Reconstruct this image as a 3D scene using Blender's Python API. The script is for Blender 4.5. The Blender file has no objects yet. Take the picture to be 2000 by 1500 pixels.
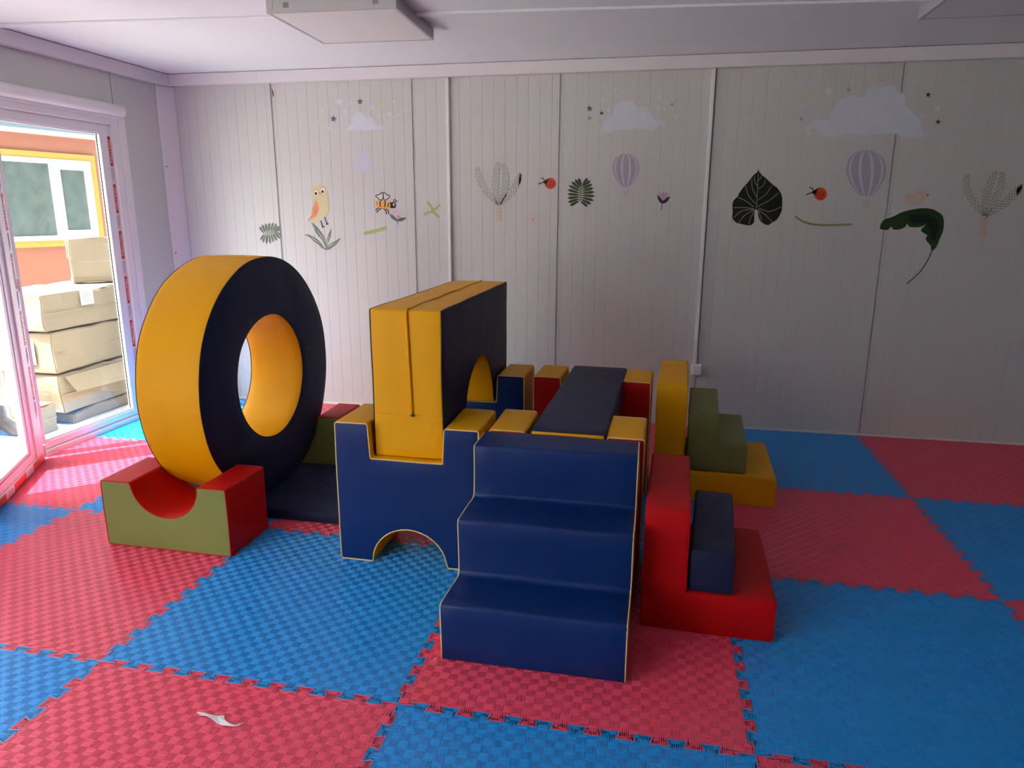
import bpy, bmesh, math, random
from math import sin, cos, pi, radians
from mathutils import Vector, Matrix, noise
random.seed(7)
S = bpy.context.scene
C = S.collection

# ------------------------------------------------------------------ camera
CAM = Vector((0.6783, -1.7014, 1.3967)); YAW = -0.19835; PITCH = 0.23691; ROLL = 0.00432; FPX = 1389.3
_f = Vector((sin(YAW)*cos(PITCH), cos(YAW)*cos(PITCH), -sin(PITCH)))
_r = Vector((cos(YAW), -sin(YAW), 0)); _u = _r.cross(_f)
RT = _r*cos(ROLL)+_u*sin(ROLL); UP = -_r*sin(ROLL)+_u*cos(ROLL); FW = _f
cd = bpy.data.cameras.new('camera'); cam = bpy.data.objects.new('camera', cd); C.objects.link(cam)
cd.sensor_width = 36; cd.lens = 36*FPX/2000; cd.clip_start = 0.05
cam.matrix_world = Matrix(((RT.x, UP.x, -FW.x, CAM.x), (RT.y, UP.y, -FW.y, CAM.y), (RT.z, UP.z, -FW.z, CAM.z), (0, 0, 0, 1)))
S.camera = cam

# ------------------------------------------------------------------ light
S.view_settings.view_transform = 'Standard'; S.view_settings.look = 'None'
S.view_settings.gamma = 1; S.view_settings.use_curve_mapping = False
S.view_settings.exposure = 0.0
HAZE = 24.0
wd = bpy.data.worlds.new('world'); S.world = wd; wd.use_nodes = True
wn = wd.node_tree; wn.nodes.clear()
wo = wn.nodes.new('ShaderNodeOutputWorld'); bg = wn.nodes.new('ShaderNodeBackground')
tc = wn.nodes.new('ShaderNodeTexCoord'); sx = wn.nodes.new('ShaderNodeSeparateXYZ'); cr = wn.nodes.new('ShaderNodeValToRGB')
wn.links.new(tc.outputs['Generated'], sx.inputs[0]); wn.links.new(sx.outputs['Z'], cr.inputs[0])
cr.color_ramp.elements[0].position = 0.0; cr.color_ramp.elements[0].color = (0.60, 0.72, 0.82, 1)
cr.color_ramp.elements[1].position = 0.6; cr.color_ramp.elements[1].color = (0.36, 0.52, 0.78, 1)
SUN_AZ = radians(42.5); SUN_EL = radians(58)
sdir = Vector((cos(SUN_AZ)*cos(SUN_EL), sin(SUN_AZ)*cos(SUN_EL), -sin(SUN_EL)))
# bright haze around the sun
dp = wn.nodes.new('ShaderNodeVectorMath'); dp.operation = 'DOT_PRODUCT'; dp.inputs[1].default_value = tuple(-sdir)
mxm = wn.nodes.new('ShaderNodeMath'); mxm.operation = 'MAXIMUM'; mxm.inputs[1].default_value = 0.0
pw = wn.nodes.new('ShaderNodeMath'); pw.operation = 'POWER'; pw.inputs[1].default_value = 3.0
gl = wn.nodes.new('ShaderNodeVectorMath'); gl.operation = 'SCALE'; gl.inputs[0].default_value = (1.0, 0.955, 0.915)
ml = wn.nodes.new('ShaderNodeMath'); ml.operation = 'MULTIPLY'; ml.inputs[1].default_value = HAZE
ad = wn.nodes.new('ShaderNodeVectorMath'); ad.operation = 'ADD'
wn.links.new(tc.outputs['Generated'], dp.inputs[0]); wn.links.new(dp.outputs['Value'], mxm.inputs[0]); wn.links.new(mxm.outputs[0], pw.inputs[0])
wn.links.new(pw.outputs[0], ml.inputs[0]); wn.links.new(ml.outputs[0], gl.inputs['Scale']); wn.links.new(gl.outputs[0], ad.inputs[0]); wn.links.new(cr.outputs[0], ad.inputs[1])
wn.links.new(ad.outputs[0], bg.inputs[0]); bg.inputs[1].default_value = 1.0
wn.links.new(bg.outputs[0], wo.inputs[0])
sd = bpy.data.lights.new('sun', 'SUN'); sd.energy = 26.0; sd.angle = 0.009; sd.color = (1, 0.95, 0.87)
sun = bpy.data.objects.new('sun', sd); C.objects.link(sun)
sun.rotation_euler = sdir.to_track_quat('-Z', 'Y').to_euler(); sun.location = (-6, -3, 6)

# ------------------------------------------------------------------ helpers
def mat(name, rgb, rough=0.5, spec=0.5, bump=None, var=0.0, metal=0.0, alpha=1.0, vscale=3.0, coat=0.0):
    m = bpy.data.materials.new(name); m.use_nodes = True
    nt = m.node_tree; p = nt.nodes['Principled BSDF']
    p.inputs['Base Color'].default_value = (*rgb, 1); p.inputs['Roughness'].default_value = rough
    p.inputs['Specular IOR Level'].default_value = spec; p.inputs['Metallic'].default_value = metal
    p.inputs['Alpha'].default_value = alpha
    if coat: p.inputs['Coat Weight'].default_value = coat; p.inputs['Coat Roughness'].default_value = 0.3
    co = nt.nodes.new('ShaderNodeTexCoord')
    if var:
        n = nt.nodes.new('ShaderNodeTexNoise'); n.inputs['Scale'].default_value = vscale; n.inputs['Detail'].default_value = 4
        mx = nt.nodes.new('ShaderNodeMix'); mx.data_type = 'RGBA'
        mx.inputs[6].default_value = (*[c*(1-var) for c in rgb], 1); mx.inputs[7].default_value = (*[min(1, c*(1+var)) for c in rgb], 1)
        nt.links.new(co.outputs['Object'], n.inputs['Vector']); nt.links.new(n.outputs['Fac'], mx.inputs[0]); nt.links.new(mx.outputs[2], p.inputs['Base Color'])
    if bump:
        prev = None
        for (sc, st, di) in bump:
            n = nt.nodes.new('ShaderNodeTexNoise'); n.inputs['Scale'].default_value = sc; n.inputs['Detail'].default_value = 3
            b = nt.nodes.new('ShaderNodeBump'); b.inputs['Strength'].default_value = st; b.inputs['Distance'].default_value = di
            nt.links.new(co.outputs['Object'], n.inputs['Vector']); nt.links.new(n.outputs['Fac'], b.inputs['Height'])
            if prev: nt.links.new(prev.outputs[0], b.inputs['Normal'])
            prev = b
        nt.links.new(prev.outputs[0], p.inputs['Normal'])
    return m

VB = [(7, 0.35, 0.02), (420, 0.12, 0.0008)]
M = {}
M['navy'] = mat('navy_vinyl', (0.009, 0.016, 0.058), 0.5, 0.25, VB, 0.12)
M['blue'] = mat('royal_blue_vinyl', (0.0004, 0.021, 0.125), 0.46, 0.26, VB, 0.10)
M['yellow'] = mat('yellow_vinyl', (0.80, 0.38, 0.0), 0.5, 0.2, VB, 0.05)
M['red'] = mat('red_vinyl', (0.50, 0.002, 0.004), 0.5, 0.22, VB, 0.06)
M['green'] = mat('olive_green_vinyl', (0.20, 0.225, 0.065), 0.5, 0.25, VB, 0.06)
M['pale'] = mat('pale_yellow_piping', (0.75, 0.6, 0.25), 0.5)
M['dark'] = mat('dark_piping', (0.012, 0.008, 0.02), 0.5)
M['white'] = mat('white_upvc', (0.82, 0.80, 0.82), 0.35, 0.5)
M['whitep'] = mat('white_painted_metal', (0.76, 0.72, 0.75), 0.4, 0.5, [(15, 0.1, 0.01)])
M['gap'] = mat('dark_gasket', (0.03, 0.035, 0.035), 0.6)
M['wall'] = mat('grey_sandwich_panel', (0.60, 0.60, 0.585), 0.40, 0.5, [(2.2, 0.12, 0.03)], 0.02)
M['ceil'] = mat('white_ceiling_panel', (0.84, 0.88, 0.90), 0.45, 0.4, None, 0.015)
M['fix'] = mat('grey_lamp_housing', (0.50, 0.49, 0.49), 0.4, 0.5)
M['diff'] = mat('frosted_diffuser', (0.78, 0.80, 0.79), 0.3, 0.5)
M['screw'] = mat('screw_head', (0.15, 0.13, 0.14), 0.4, 0.5, metal=0.6)

def link(name, me, parent=None, m=None):
    o = bpy.data.objects.new(name, me); C.objects.link(o)
    if m is not None and me is not None and not me.materials: me.materials.append(m)
    if parent is not None: o.parent = parent
    return o
def pydata(name, V, F, m, parent=None, smooth=False, loc=None):
    me = bpy.data.meshes.new(name); me.from_pydata([tuple(v) for v in V], [], F); me.validate(); me.update()
    if smooth:
        for p in me.polygons: p.use_smooth = True
    o = link(name, me, parent, m)
    if loc is not None: o.location = loc
    return o
def tag(o, label=None, cat=None, group=None, kind=None):
    if label: o['label'] = label
    if cat: o['category'] = cat
    if group: o['group'] = group
    if kind: o['kind'] = kind
    return o
def empty(name, loc, yaw=0):
    o = bpy.data.objects.new(name, None); C.objects.link(o); o.location = loc; o.rotation_euler = (0, 0, yaw)
    o.empty_display_size = 0.05
    return o
class MB:
    def __init__(s): s.V = []; s.F = []
    def box(s, x0, x1, y0, y1, z0, z1):
        b = len(s.V)
        s.V += [(x, y, z) for x in (x0, x1) for y in (y0, y1) for z in (z0, z1)]
        s.F += [[b+i for i in f] for f in ((0, 1, 3, 2), (4, 6, 7, 5), (0, 4, 5, 1), (2, 3, 7, 6), (0, 2, 6, 4), (1, 5, 7, 3))]
        return s
    def prism(s, poly, z0, z1, f=lambda a, b, c: (a, b, c)):
        b = len(s.V); n = len(poly)
        s.V += [f(x, y, z0) for x, y in poly]+[f(x, y, z1) for x, y in poly]
        s.F += [list(range(b+n-1, b-1, -1)), list(range(b+n, b+2*n))]
        s.F += [[b+i, b+(i+1) % n, b+n+(i+1) % n, b+n+i] for i in range(n)]
        return s
    def tube(s, pts, r, closed=False, k=6):
        pts = [Vector(p) for p in pts]; n = len(pts); b = len(s.V)
        nrm = None
        for i, p in enumerate(pts):
            if closed: t = pts[(i+1) % n]-pts[i-1]
            else: t = pts[min(i+1, n-1)]-pts[max(i-1, 0)]
            t.normalize()
            if nrm is None: nrm = t.orthogonal().normalized()
            else: nrm = (nrm-t*nrm.dot(t)); nrm = nrm.normalized() if nrm.length > 1e-6 else t.orthogonal().normalized()
            bn = t.cross(nrm)
            s.V += [p+(nrm*cos(2*pi*j/k)+bn*sin(2*pi*j/k))*r for j in range(k)]
        m_ = n if closed else n-1
        for i in range(m_):
            a = b+i*k; c = b+((i+1) % n)*k
            s.F += [[a+j, a+(j+1) % k, c+(j+1) % k, c+j] for j in range(k)]
        if not closed: s.F += [[b+j for j in range(k)][::-1], [b+(n-1)*k+j for j in range(k)]]
        return s
    def build(s, name, m, parent=None, smooth=False, bevel=0):
        o = pydata(name, s.V, s.F, m, parent, smooth)
        bm = bmesh.new(); bm.from_mesh(o.data); bmesh.ops.recalc_face_normals(bm, faces=bm.faces); bm.to_mesh(o.data); bm.free()
        if bevel:
            md = o.modifiers.new('bevel', 'BEVEL'); md.width = bevel; md.segments = 2; md.limit_method = 'ANGLE'
            md.harden_normals = False
        return o
def struct(o): o['kind'] = 'structure'; return o

YW = 3.0712; XL = -2.7663; H = 2.32; XR = 4.3; YF = -2.95; TH = 0.06

# ------------------------------------------------------------------ room shell
struct(MB().box(XL-0.06, XR+0.06, YF-0.06, YW+0.06, -0.12, -0.016).build('floor', mat('grey_subfloor', (0.3, 0.3, 0.3), 0.6)))
cl = struct(MB().box(XL-0.06, XR+0.06, YF-0.06, YW+0.06, H, H+0.08).build('ceiling', M['ceil']))
# back wall: 1 m sandwich panels with fine vertical grooves every 7.65 cm
def panel_profile(a0, a1, seams, pitch=0.0765, gw=0.0020, gd=0.0011, off=0.0):
    pts = [(a0, 0)]; xs = []
    k = math.ceil((a0-off)/pitch)
    while off+k*pitch < a1:
        x = off+k*pitch
        if all(abs(x-s) > 0.02 for s in seams): xs.append((x, gw, gd))
        k += 1
    for s in seams: xs.append((s, 0.005, 0.012))
    xs.sort()
    for x, w, d in xs:
        if x-w <= a0 or x+w >= a1: continue
        pts += [(x-w, 0), (x-w*0.6, d), (x+w*0.6, d), (x+w, 0)]
        if w > 0.004: pts += [(x+w+0.001, -0.0015), (x+w+0.004, -0.0015), (x+w+0.005, 0)]
    pts.append((a1, 0)); return pts
SEAMS = [-1.975, -0.961, 0.0235, 0.968, 2.018, 3.02]
pp = panel_profile(XL-0.06, XR+0.06, SEAMS, off=0.0495)
V = []; F = []
for x, d in pp: V += [(x, YW+d, -0.1), (x, YW+d, H)]
n = len(pp)
V += [(pp[-1][0], YW+TH, -0.1), (pp[-1][0], YW+TH, H), (pp[0][0], YW+TH, -0.1), (pp[0][0], YW+TH, H)]
for i in range(n-1): F.append([2*i, 2*i+2, 2*i+3, 2*i+1])
F += [[2*n-2, 2*n, 2*n+1, 2*n-1], [2*n, 2*n+2, 2*n+3, 2*n+1], [2*n+2, 0, 1, 2*n+3]]
struct(pydata('wall_back', V, F, M['wall']))
# left wall with the glazed doorway and two unseen window openings added to let in more daylight
DY0, DY1, DZ = 0.70, 2.60, 1.985
lw = MB()
x0, x1 = XL-TH, XL
for (a, b, c, d) in ((DY1, 2.515+0.0, 0, 0),):
    pass
lw.box(x0, x1, DY1, YW, -0.1, H)
lw.box(x0, x1, DY0, 2.512, DZ, H).box(x0, x1, 2.520, DY1, DZ, H).box(x0, x1-0.008, 2.51, 2.522, DZ, H)
lw.box(x0, x1, -0.75, DY0, -0.1, H).box(x0, x1, -1.55, -0.75, -0.1, 0.3).box(x0, x1, -1.55, -0.75, 1.5, H)
lw.box(x0, x1, -2.85, -1.55, -0.1, 0.3).box(x0, x1, -2.85, -1.55, 2.1, H)
lw.box(x0, x1, YF-TH, -2.85, -0.1, H)
struct(lw.build('wall_left', M['wall']))
fw = MB(); y0, y1 = YF-TH, YF
fw.box(XL-TH, -2.6, y0, y1, -0.1, H).box(-2.6, -1.3, y0, y1, -0.1, 0.3).box(-2.6, -1.3, y0, y1, 2.15, H).box(-1.3, XR+TH, y0, y1, -0.1, H)
struct(fw.build('wall_front', M['wall']))
struct(MB().box(XR, XR+TH, YF-TH, YW+TH, -0.1, H).build('wall_right', M['wall']))

# glass: clear pane that passes light straight through and mirrors at grazing angles
def glass(name='clear_glass', tint=(0.93, 0.97, 0.96)):
    m = bpy.data.materials.new(name); m.use_nodes = True; nt = m.node_tree; nt.nodes.clear()
    o = nt.nodes.new('ShaderNodeOutputMaterial'); t = nt.nodes.new('ShaderNodeBsdfTransparent'); g = nt.nodes.new('ShaderNodeBsdfGlossy')
    t.inputs[0].default_value = (*tint, 1); g.inputs['Roughness'].default_value = 0.0
    ge = nt.nodes.new('ShaderNodeNewGeometry'); dt = nt.nodes.new('ShaderNodeVectorMath'); dt.operation = 'DOT_PRODUCT'
    nt.links.new(ge.outputs['Incoming'], dt.inputs[0]); nt.links.new(ge.outputs['Normal'], dt.inputs[1])
    def mth(op, a, b=None):
        n = nt.nodes.new('ShaderNodeMath'); n.operation = op
        for i_, v in enumerate((a, b)):
            if v is None: continue
            if hasattr(v, 'is_linked'): nt.links.new(v, n.inputs[i_])
            else: n.inputs[i_].default_value = v
        return n.outputs[0]
    fo = mth('ADD', mth('MULTIPLY', mth('POWER', mth('SUBTRACT', 1.0, mth('ABSOLUTE', dt.outputs['Value'])), 5.0), 0.9), 0.035)
    mx = nt.nodes.new('ShaderNodeMixShader')
    nt.links.new(fo, mx.inputs[0]); nt.links.new(t.outputs[0], mx.inputs[1]); nt.links.new(g.outputs[0], mx.inputs[2]); nt.links.new(mx.outputs[0], o.inputs[0])
    return m
M['glass'] = glass()

# top trims
tb = MB().box(XL, XR, YW-0.05, YW-0.0015, 2.243, 2.3165)
for x in (-2.05, 1.955): tb.box(x-0.0, x+0.006, YW-0.0515, YW-0.05, 2.243, 2.312)
struct(tb.build('trim_1', M['whitep'], bevel=0.004))
struct(MB().box(XL+0.0015, XL+0.05, YF+0.002, YW-0.051, 2.240, 2.3165).build('trim_2', M['whitep'], bevel=0.004))
# corner cover strip, chamfered
cs = MB().prism([(XL+0.001, 2.935), (XL+0.001, YW-0.002), (-2.712, YW-0.002), (-2.712, YW-0.006), (XL+0.006, 2.935)], 0.0, 2.237)
t3 = struct(cs.build('trim_3', M['whitep']))
sc = MB()
for z in (0.55, 1.1, 1.7):
    for (px, py) in ((XL+0.013, 2.955), (-2.722, YW-0.018)):
        sc.tube([(px, py, z), (px+0.004, py-0.003, z)], 0.005, k=8)
sc.build('screws', M['screw'], t3)
struct(MB().box(XL, XR, YW-0.008, YW-0.0005, -0.016, 0.014).build('baseboard_back', M['whitep']))
# ceiling cover strips
def strip(a, b, w, name):
    a = Vector((*a, 0)); b = Vector((*b, 0)); d = (b-a).normalized(); nn = Vector((-d.y, d.x, 0))*w/2
    return struct(MB().prism([tuple((a-nn)[:2]), tuple((b-nn)[:2]), tuple((b+nn)[:2]), tuple((a+nn)[:2])], H-0.013, H).build(name, M['ceil'], bevel=0.003))
strip((-2.715, 1.665), (-1.05, 1.80), 0.045, 'trim_4')
strip((-0.60, 1.845), (1.62, 2.03), 0.05, 'trim_5')
strip((1.62, 2.03), (XR-0.01, 2.25), 0.05, 'trim_6')
# beam across ceiling, nearer the camera, outside frame is left out

# ------------------------------------------------------------------ fixed glazed pane + hinged door leaf
def rect_frame(mb, y0, y1, z0, z1, w, xa, xb):
    mb.box(xa, xb, y0, y1, z0, z0+w).box(xa, xb, y0, y1, z1-w, z1).box(xa, xb, y0, y0+w, z0+w, z1-w).box(xa, xb, y1-w, y1, z0+w, z1-w)
w1 = MB()
w1.box(XL-0.001, XL+0.012, 2.535, 2.592, 0.0, 1.965)                  # flat architrave, right
w1.box(XL-0.001, XL+0.012, 0.66, 2.592, 1.965, 1.99)                  # head architrave
w1.box(XL-0.05, XL+0.004, 2.475, 2.535, 0.0, 1.965).box(XL-0.05, XL+0.004, 0.70, 2.475, 1.925, 1.965)
w1.box(XL-0.05, XL+0.002, 0.66, 0.72, 0, 1.965)
w1.box(XL-0.05, XL-0.004, 1.59, 1.625, 0.0, 1.93)                     # slim mullion
w1.box(XL-0.06, XL+0.0, 1.60, 2.50, 0.0, 0.03)
win1 = struct(w1.build('window_1', M['white'], bevel=0.003))
sf = MB(); xs0, xs1 = XL-0.05, XL-0.018
sf.box(xs0, xs1, 2.385, 2.476, 0.03, 1.925).box(xs0, xs1, 1.60, 1.650, 0.03, 1.925).box(xs0, xs1, 1.65, 2.385, 1.868, 1.925).box(xs0, xs1, 1.65, 2.385, 0.03, 0.075)
sf.build('sash_frame', M['white'], win1, bevel=0.004)
bd = MB()
rect_frame(bd, 1.648, 2.400, 0.07, 1.876, 0.016, XL-0.05, XL-0.024)
bd.build('glazing_bead', M['white'], win1, bevel=0.003)
gk = MB(); rect_frame(gk, 1.662, 2.386, 0.085, 1.862, 0.002, XL-0.045, XL-0.035); gk.build('gasket', M['gap'], win1)
MB().box(XL-0.042, XL-0.038, 1.655, 2.395, 0.078, 1.87).build('glass_pane', M['glass'], win1)
# round roller casing above
rc = MB()
def round_bar(mb, y0, y1, zc, h, dpt):
    prof = []
    for i in range(13):
        a = -pi/2+pi*i/12
        prof.append((XL+0.012+dpt*cos(a), zc+h/2*sin(a)))
    prof = [(XL+0.001, zc-h/2)]+prof+[(XL+0.001, zc+h/2)]
    mb.prism(prof, y0, y1, lambda a, b, c: (a, c, b))
round_bar(rc, 0.55, 2.58, 2.018, 0.072, 0.032)
rb = rc.build('roller_casing', M['white'], None, bevel=0.006)
tag(rb, 'rounded white bar fixed to the wall above the glazed door', 'casing')

def text_mesh(name, body, size, m, parent=None, depth=0.0002, sx_=1.0):
    cu = bpy.data.curves.new(name, 'FONT'); cu.body = body; cu.size = size; cu.extrude = depth; cu.align_x = 'CENTER'; cu.align_y = 'CENTER'
    cu.space_character = 0.95; cu.offset = size*0.012
    t = bpy.data.objects.new('tmp', cu); C.objects.link(t)
    bpy.context.view_layer.update()
    me = bpy.data.meshes.new_from_object(t.evaluated_get(bpy.context.evaluated_depsgraph_get()))
    bpy.data.objects.remove(t); me.name = name; me.materials.clear(); me.materials.append(m)
    return me
M['tapered'] = mat('red_print', (0.55, 0.035, 0.02), 0.4)
M['tapeor'] = mat('orange_red_print', (0.75, 0.07, 0.03), 0.4)
M['ink'] = mat('grey_print', (0.28, 0.24, 0.25), 0.5)
M['tapew'] = mat('pale_print', (0.9, 0.66, 0.6), 0.4)
BR = text_mesh('lettering', 'FIRATPEN', 0.040, M['tapew'])
small = text_mesh('small_lettering', 'PVC KAPI', 0.015, M['ink'])
def tape_run(parent, frame, L, m, h=0.036, step=0.235, start=0.02, rl=0.155):
    """protective film print: red labels with small grey writing between; frame maps (along, across) to world"""
    s = start
    while s+rl < L:
        o, a, b, nrm = frame
        base = o+a*s
        R = Matrix((a, b, nrm)).transposed().to_4x4()
        lab = MB().box(0, rl, -h/2, h/2, 0, 0.0006).build('film_label', m, parent)
        lab.matrix_world = Matrix.Translation(base) @ R
        t = link('lettering', BR, lab); t.matrix_parent_inverse = Matrix.Identity(4); t.location = (rl/2, 0, 0.0009); t.scale = (rl*0.92/0.196, h/0.040*0.98, 1)
        if s+step+0.02 < L:
            g = MB()
            for k in range(3):
                g.box(rl+0.012, step-0.012-0.012*k, -0.012+k*0.009, -0.0095+k*0.009, 0, 0.0005)
            q = g.build('small_print', M['ink'], parent); q.matrix_world = Matrix.Translation(base) @ R
        s += step
# film on the right jamb, facing the room, text running downwards
tape_run(win1, (Vector((XL-0.0175, 2.462, 1.875)), Vector((0, 0, -1)), Vector((0, 1, 0)), Vector((1, 0, 0))), 1.7, M['tapered'], h=0.023, step=0.294, rl=0.181)

def door_leaf():
    hinge = Vector((XL+0.022, 1.560, 0)); ang = math.atan2(-0.605, 0.343)
    root = bpy.data.objects.new('door_1', None)
    t = Vector((cos(ang), sin(ang), 0)); nin = Vector((-t.y, t.x, 0))      # nin points to the room side
    Lf = 0.86; Hf = 1.93; th = 0.055
    fr = MB(); w = 0.12; wb = 0.048
    for (a0, a1, z0, z1) in ((0, Lf, 0.002, wb), (0, Lf, Hf-0.08, Hf), (0, w, wb, Hf-0.08), (Lf-w, Lf, wb, Hf-0.08)):
        fr.box(a0, a1, -th/2, th/2, z0, z1)
    f = fr.build('door_1', M['white'], bevel=0.003); struct(f)
    f.location = hinge; f.rotation_euler = (0, 0, ang)
    def ring_(a_in, b_out, zb0, zb1, zt0, zt1, ya, yb, nm, m, bv=0.002):
        q = MB().box(a_in, Lf-a_in, ya, yb, zb0, zb1).box(a_in, Lf-a_in, ya, yb, zt0, zt1).box(a_in, b_out, ya, yb, zb1, zt0).box(Lf-b_out, Lf-a_in, ya, yb, zb1, zt0)
        return q.build(nm, m, f, bevel=bv)
    ring_(w, 0.186, wb, 0.094, Hf-0.13, Hf-0.08, -0.02, 0.019, 'sash_rail', M['white'])
    ring_(0.186, 0.190, 0.094, 0.097, Hf-0.133, Hf-0.13, -0.01, 0.014, 'gasket', M['gap'], 0)
    ring_(0.190, 0.222, 0.097, 0.117, Hf-0.155, Hf-0.133, -0.015, 0.016, 'glazing_bead', M['white'])
    MB().box(0.2, Lf-0.2, -0.003, 0.002, 0.10, Hf-0.14).build('glass_pane', M['glass'], f)
    hg = MB()
    for z in (0.05, 1.0, 1.85): hg.tube([(-0.008, th/2, z-0.035), (-0.008, th/2, z+0.035)], 0.008, k=10)
    hg.build('hinge', M['white'], f)
    hd = MB().box(Lf-0.05, Lf-0.03, th/2, th/2+0.006, 0.95, 1.15).box(Lf-0.045, Lf-0.035, th/2+0.006, th/2+0.04, 1.08, 1.095).box(Lf-0.14, Lf-0.035, th/2+0.035, th/2+0.045, 1.08, 1.095)
    hd.build('handle', M['white'], f)
    bpy.context.view_layer.update()
    mw = f.matrix_world
    # horizontal film print on the bottom rail
    tape_run(f, (mw @ Vector((0.0, th/2+0.0003, 0.024)), t, Vector((0, 0, 1)), -Vector((0, 0, 1)).cross(t)), Lf-0.02, M['tapeor'], h=0.040, step=0.31, rl=0.190)
    return f, t, nin
leaf, LT, LN = door_leaf()
# film on the vertical hinge stile
tape_run(leaf, (leaf.matrix_world @ Vector((0.030, 0.0278, 1.81)), Vector((0, 0, -1)), -LT, LN if LN.x > 0 else -LN), 1.75, M['tapered'], h=0.026, step=0.309, rl=0.190)

def add_fill_window(name, boxes, pane):
    m = MB()
    for b in boxes: m.box(*b)
    o = struct(m.build(name, M['white'], bevel=0.003)); MB().box(*pane).build('glass_pane', M['glass'], o)
add_fill_window('fill_window_2', [(XL-0.05, XL+0.01, -2.85, -2.79, 0.3, 2.1), (XL-0.05, XL+0.01, -1.61, -1.55, 0.3, 2.1), (XL-0.05, XL+0.01, -2.79, -1.61, 0.3, 0.36), (XL-0.05, XL+0.01, -2.79, -1.61, 2.04, 2.1)], (XL-0.03, XL-0.025, -2.79, -1.61, 0.36, 2.04))  # unseen window in the left wall, put in to brighten the foreground
add_fill_window('fill_window_4', [(XL-0.05, XL+0.01, -1.52, -1.47, 0.3, 1.5), (XL-0.05, XL+0.01, -0.80, -0.75, 0.3, 1.5), (XL-0.05, XL+0.01, -1.47, -0.80, 0.3, 0.35), (XL-0.05, XL+0.01, -1.47, -0.80, 1.45, 1.5)], (XL-0.03, XL-0.025, -1.47, -0.80, 0.35, 1.45))  # added unseen window for more light, kept low so its sun patch stays hidden
add_fill_window('fill_window_3', [(-2.6, -2.54, YF-0.05, YF+0.01, 0.3, 2.15), (-1.36, -1.3, YF-0.05, YF+0.01, 0.3, 2.15), (-2.54, -1.36, YF-0.05, YF+0.01, 0.3, 0.36), (-2.54, -1.36, YF-0.05, YF+0.01, 2.09, 2.15)], (-2.54, -1.36, YF-0.03, YF-0.025, 0.36, 2.09))  # made-up window behind the camera, serves as fill light

# ------------------------------------------------------------------ EVA puzzle mats
M['evar'] = mat('red_eva_foam', (0.77, 0.073, 0.15), 0.34, 1.0, [(300, 0.15, 0.001)], 0.04); M['evab'] = mat('blue_eva_foam', (0.008, 0.29, 0.74), 0.34, 1.0, [(300, 0.15, 0.001)], 0.04)
NT = 11; HP = 1/(2*NT); AMP = 0.0145
def edge_curve(seed):
    pts = [(0, 0)]
    for k in range(1, 2*NT-1):
        c = (k+0.5)*HP; L = AMP if (k % 2) else -AMP
        e = HP/2+0.0055
        if k == 1: pts.append((c-HP/2+0.004, 0)); 
        pts += [(c-e+0.0015, L*0.85), (c-e+0.004, L), (c+e-0.004, L), (c+e-0.0015, L*0.85)]
        if k == 2*NT-2: pts.append((c+HP/2-0.004, 0))
    pts.append((1, 0))
    return pts
EC = edge_curve(0)
def mat_poly(i, j, X0, X1, Y0, Y1, straight):
    """counter-clockwise outline of tile (i,j)"""
    out = []
    def seg(a, b, name):
        d = (b-a); L = d.length; d = d/L; nn = Vector((-d.y, d.x))
        if name in straight: return [a]
        return [a+d*(s*L)+nn*o for s, o in EC[:-1]]
    # horizontal edges run +x with + offset up; vertical edges run +y with + offset to -x
    c = [Vector((X0, Y0)), Vector((X1, Y0)), Vector((X1, Y1)), Vector((X0, Y1))]
    bot = seg(c[0], c[1], 'b'); 
    right = seg(c[1], c[2], 'r')
    top = seg(c[3], c[2], 't'); left = seg(c[0], c[3], 'l')
    top = ([c[2]]+top[1:][::-1]) if 't' not in straight else [c[2]]
    left = ([c[3]]+left[1:][::-1]) if 'l' not in straight else [c[3]]
    return bot+right+top+left
MESHES = {}
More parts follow.
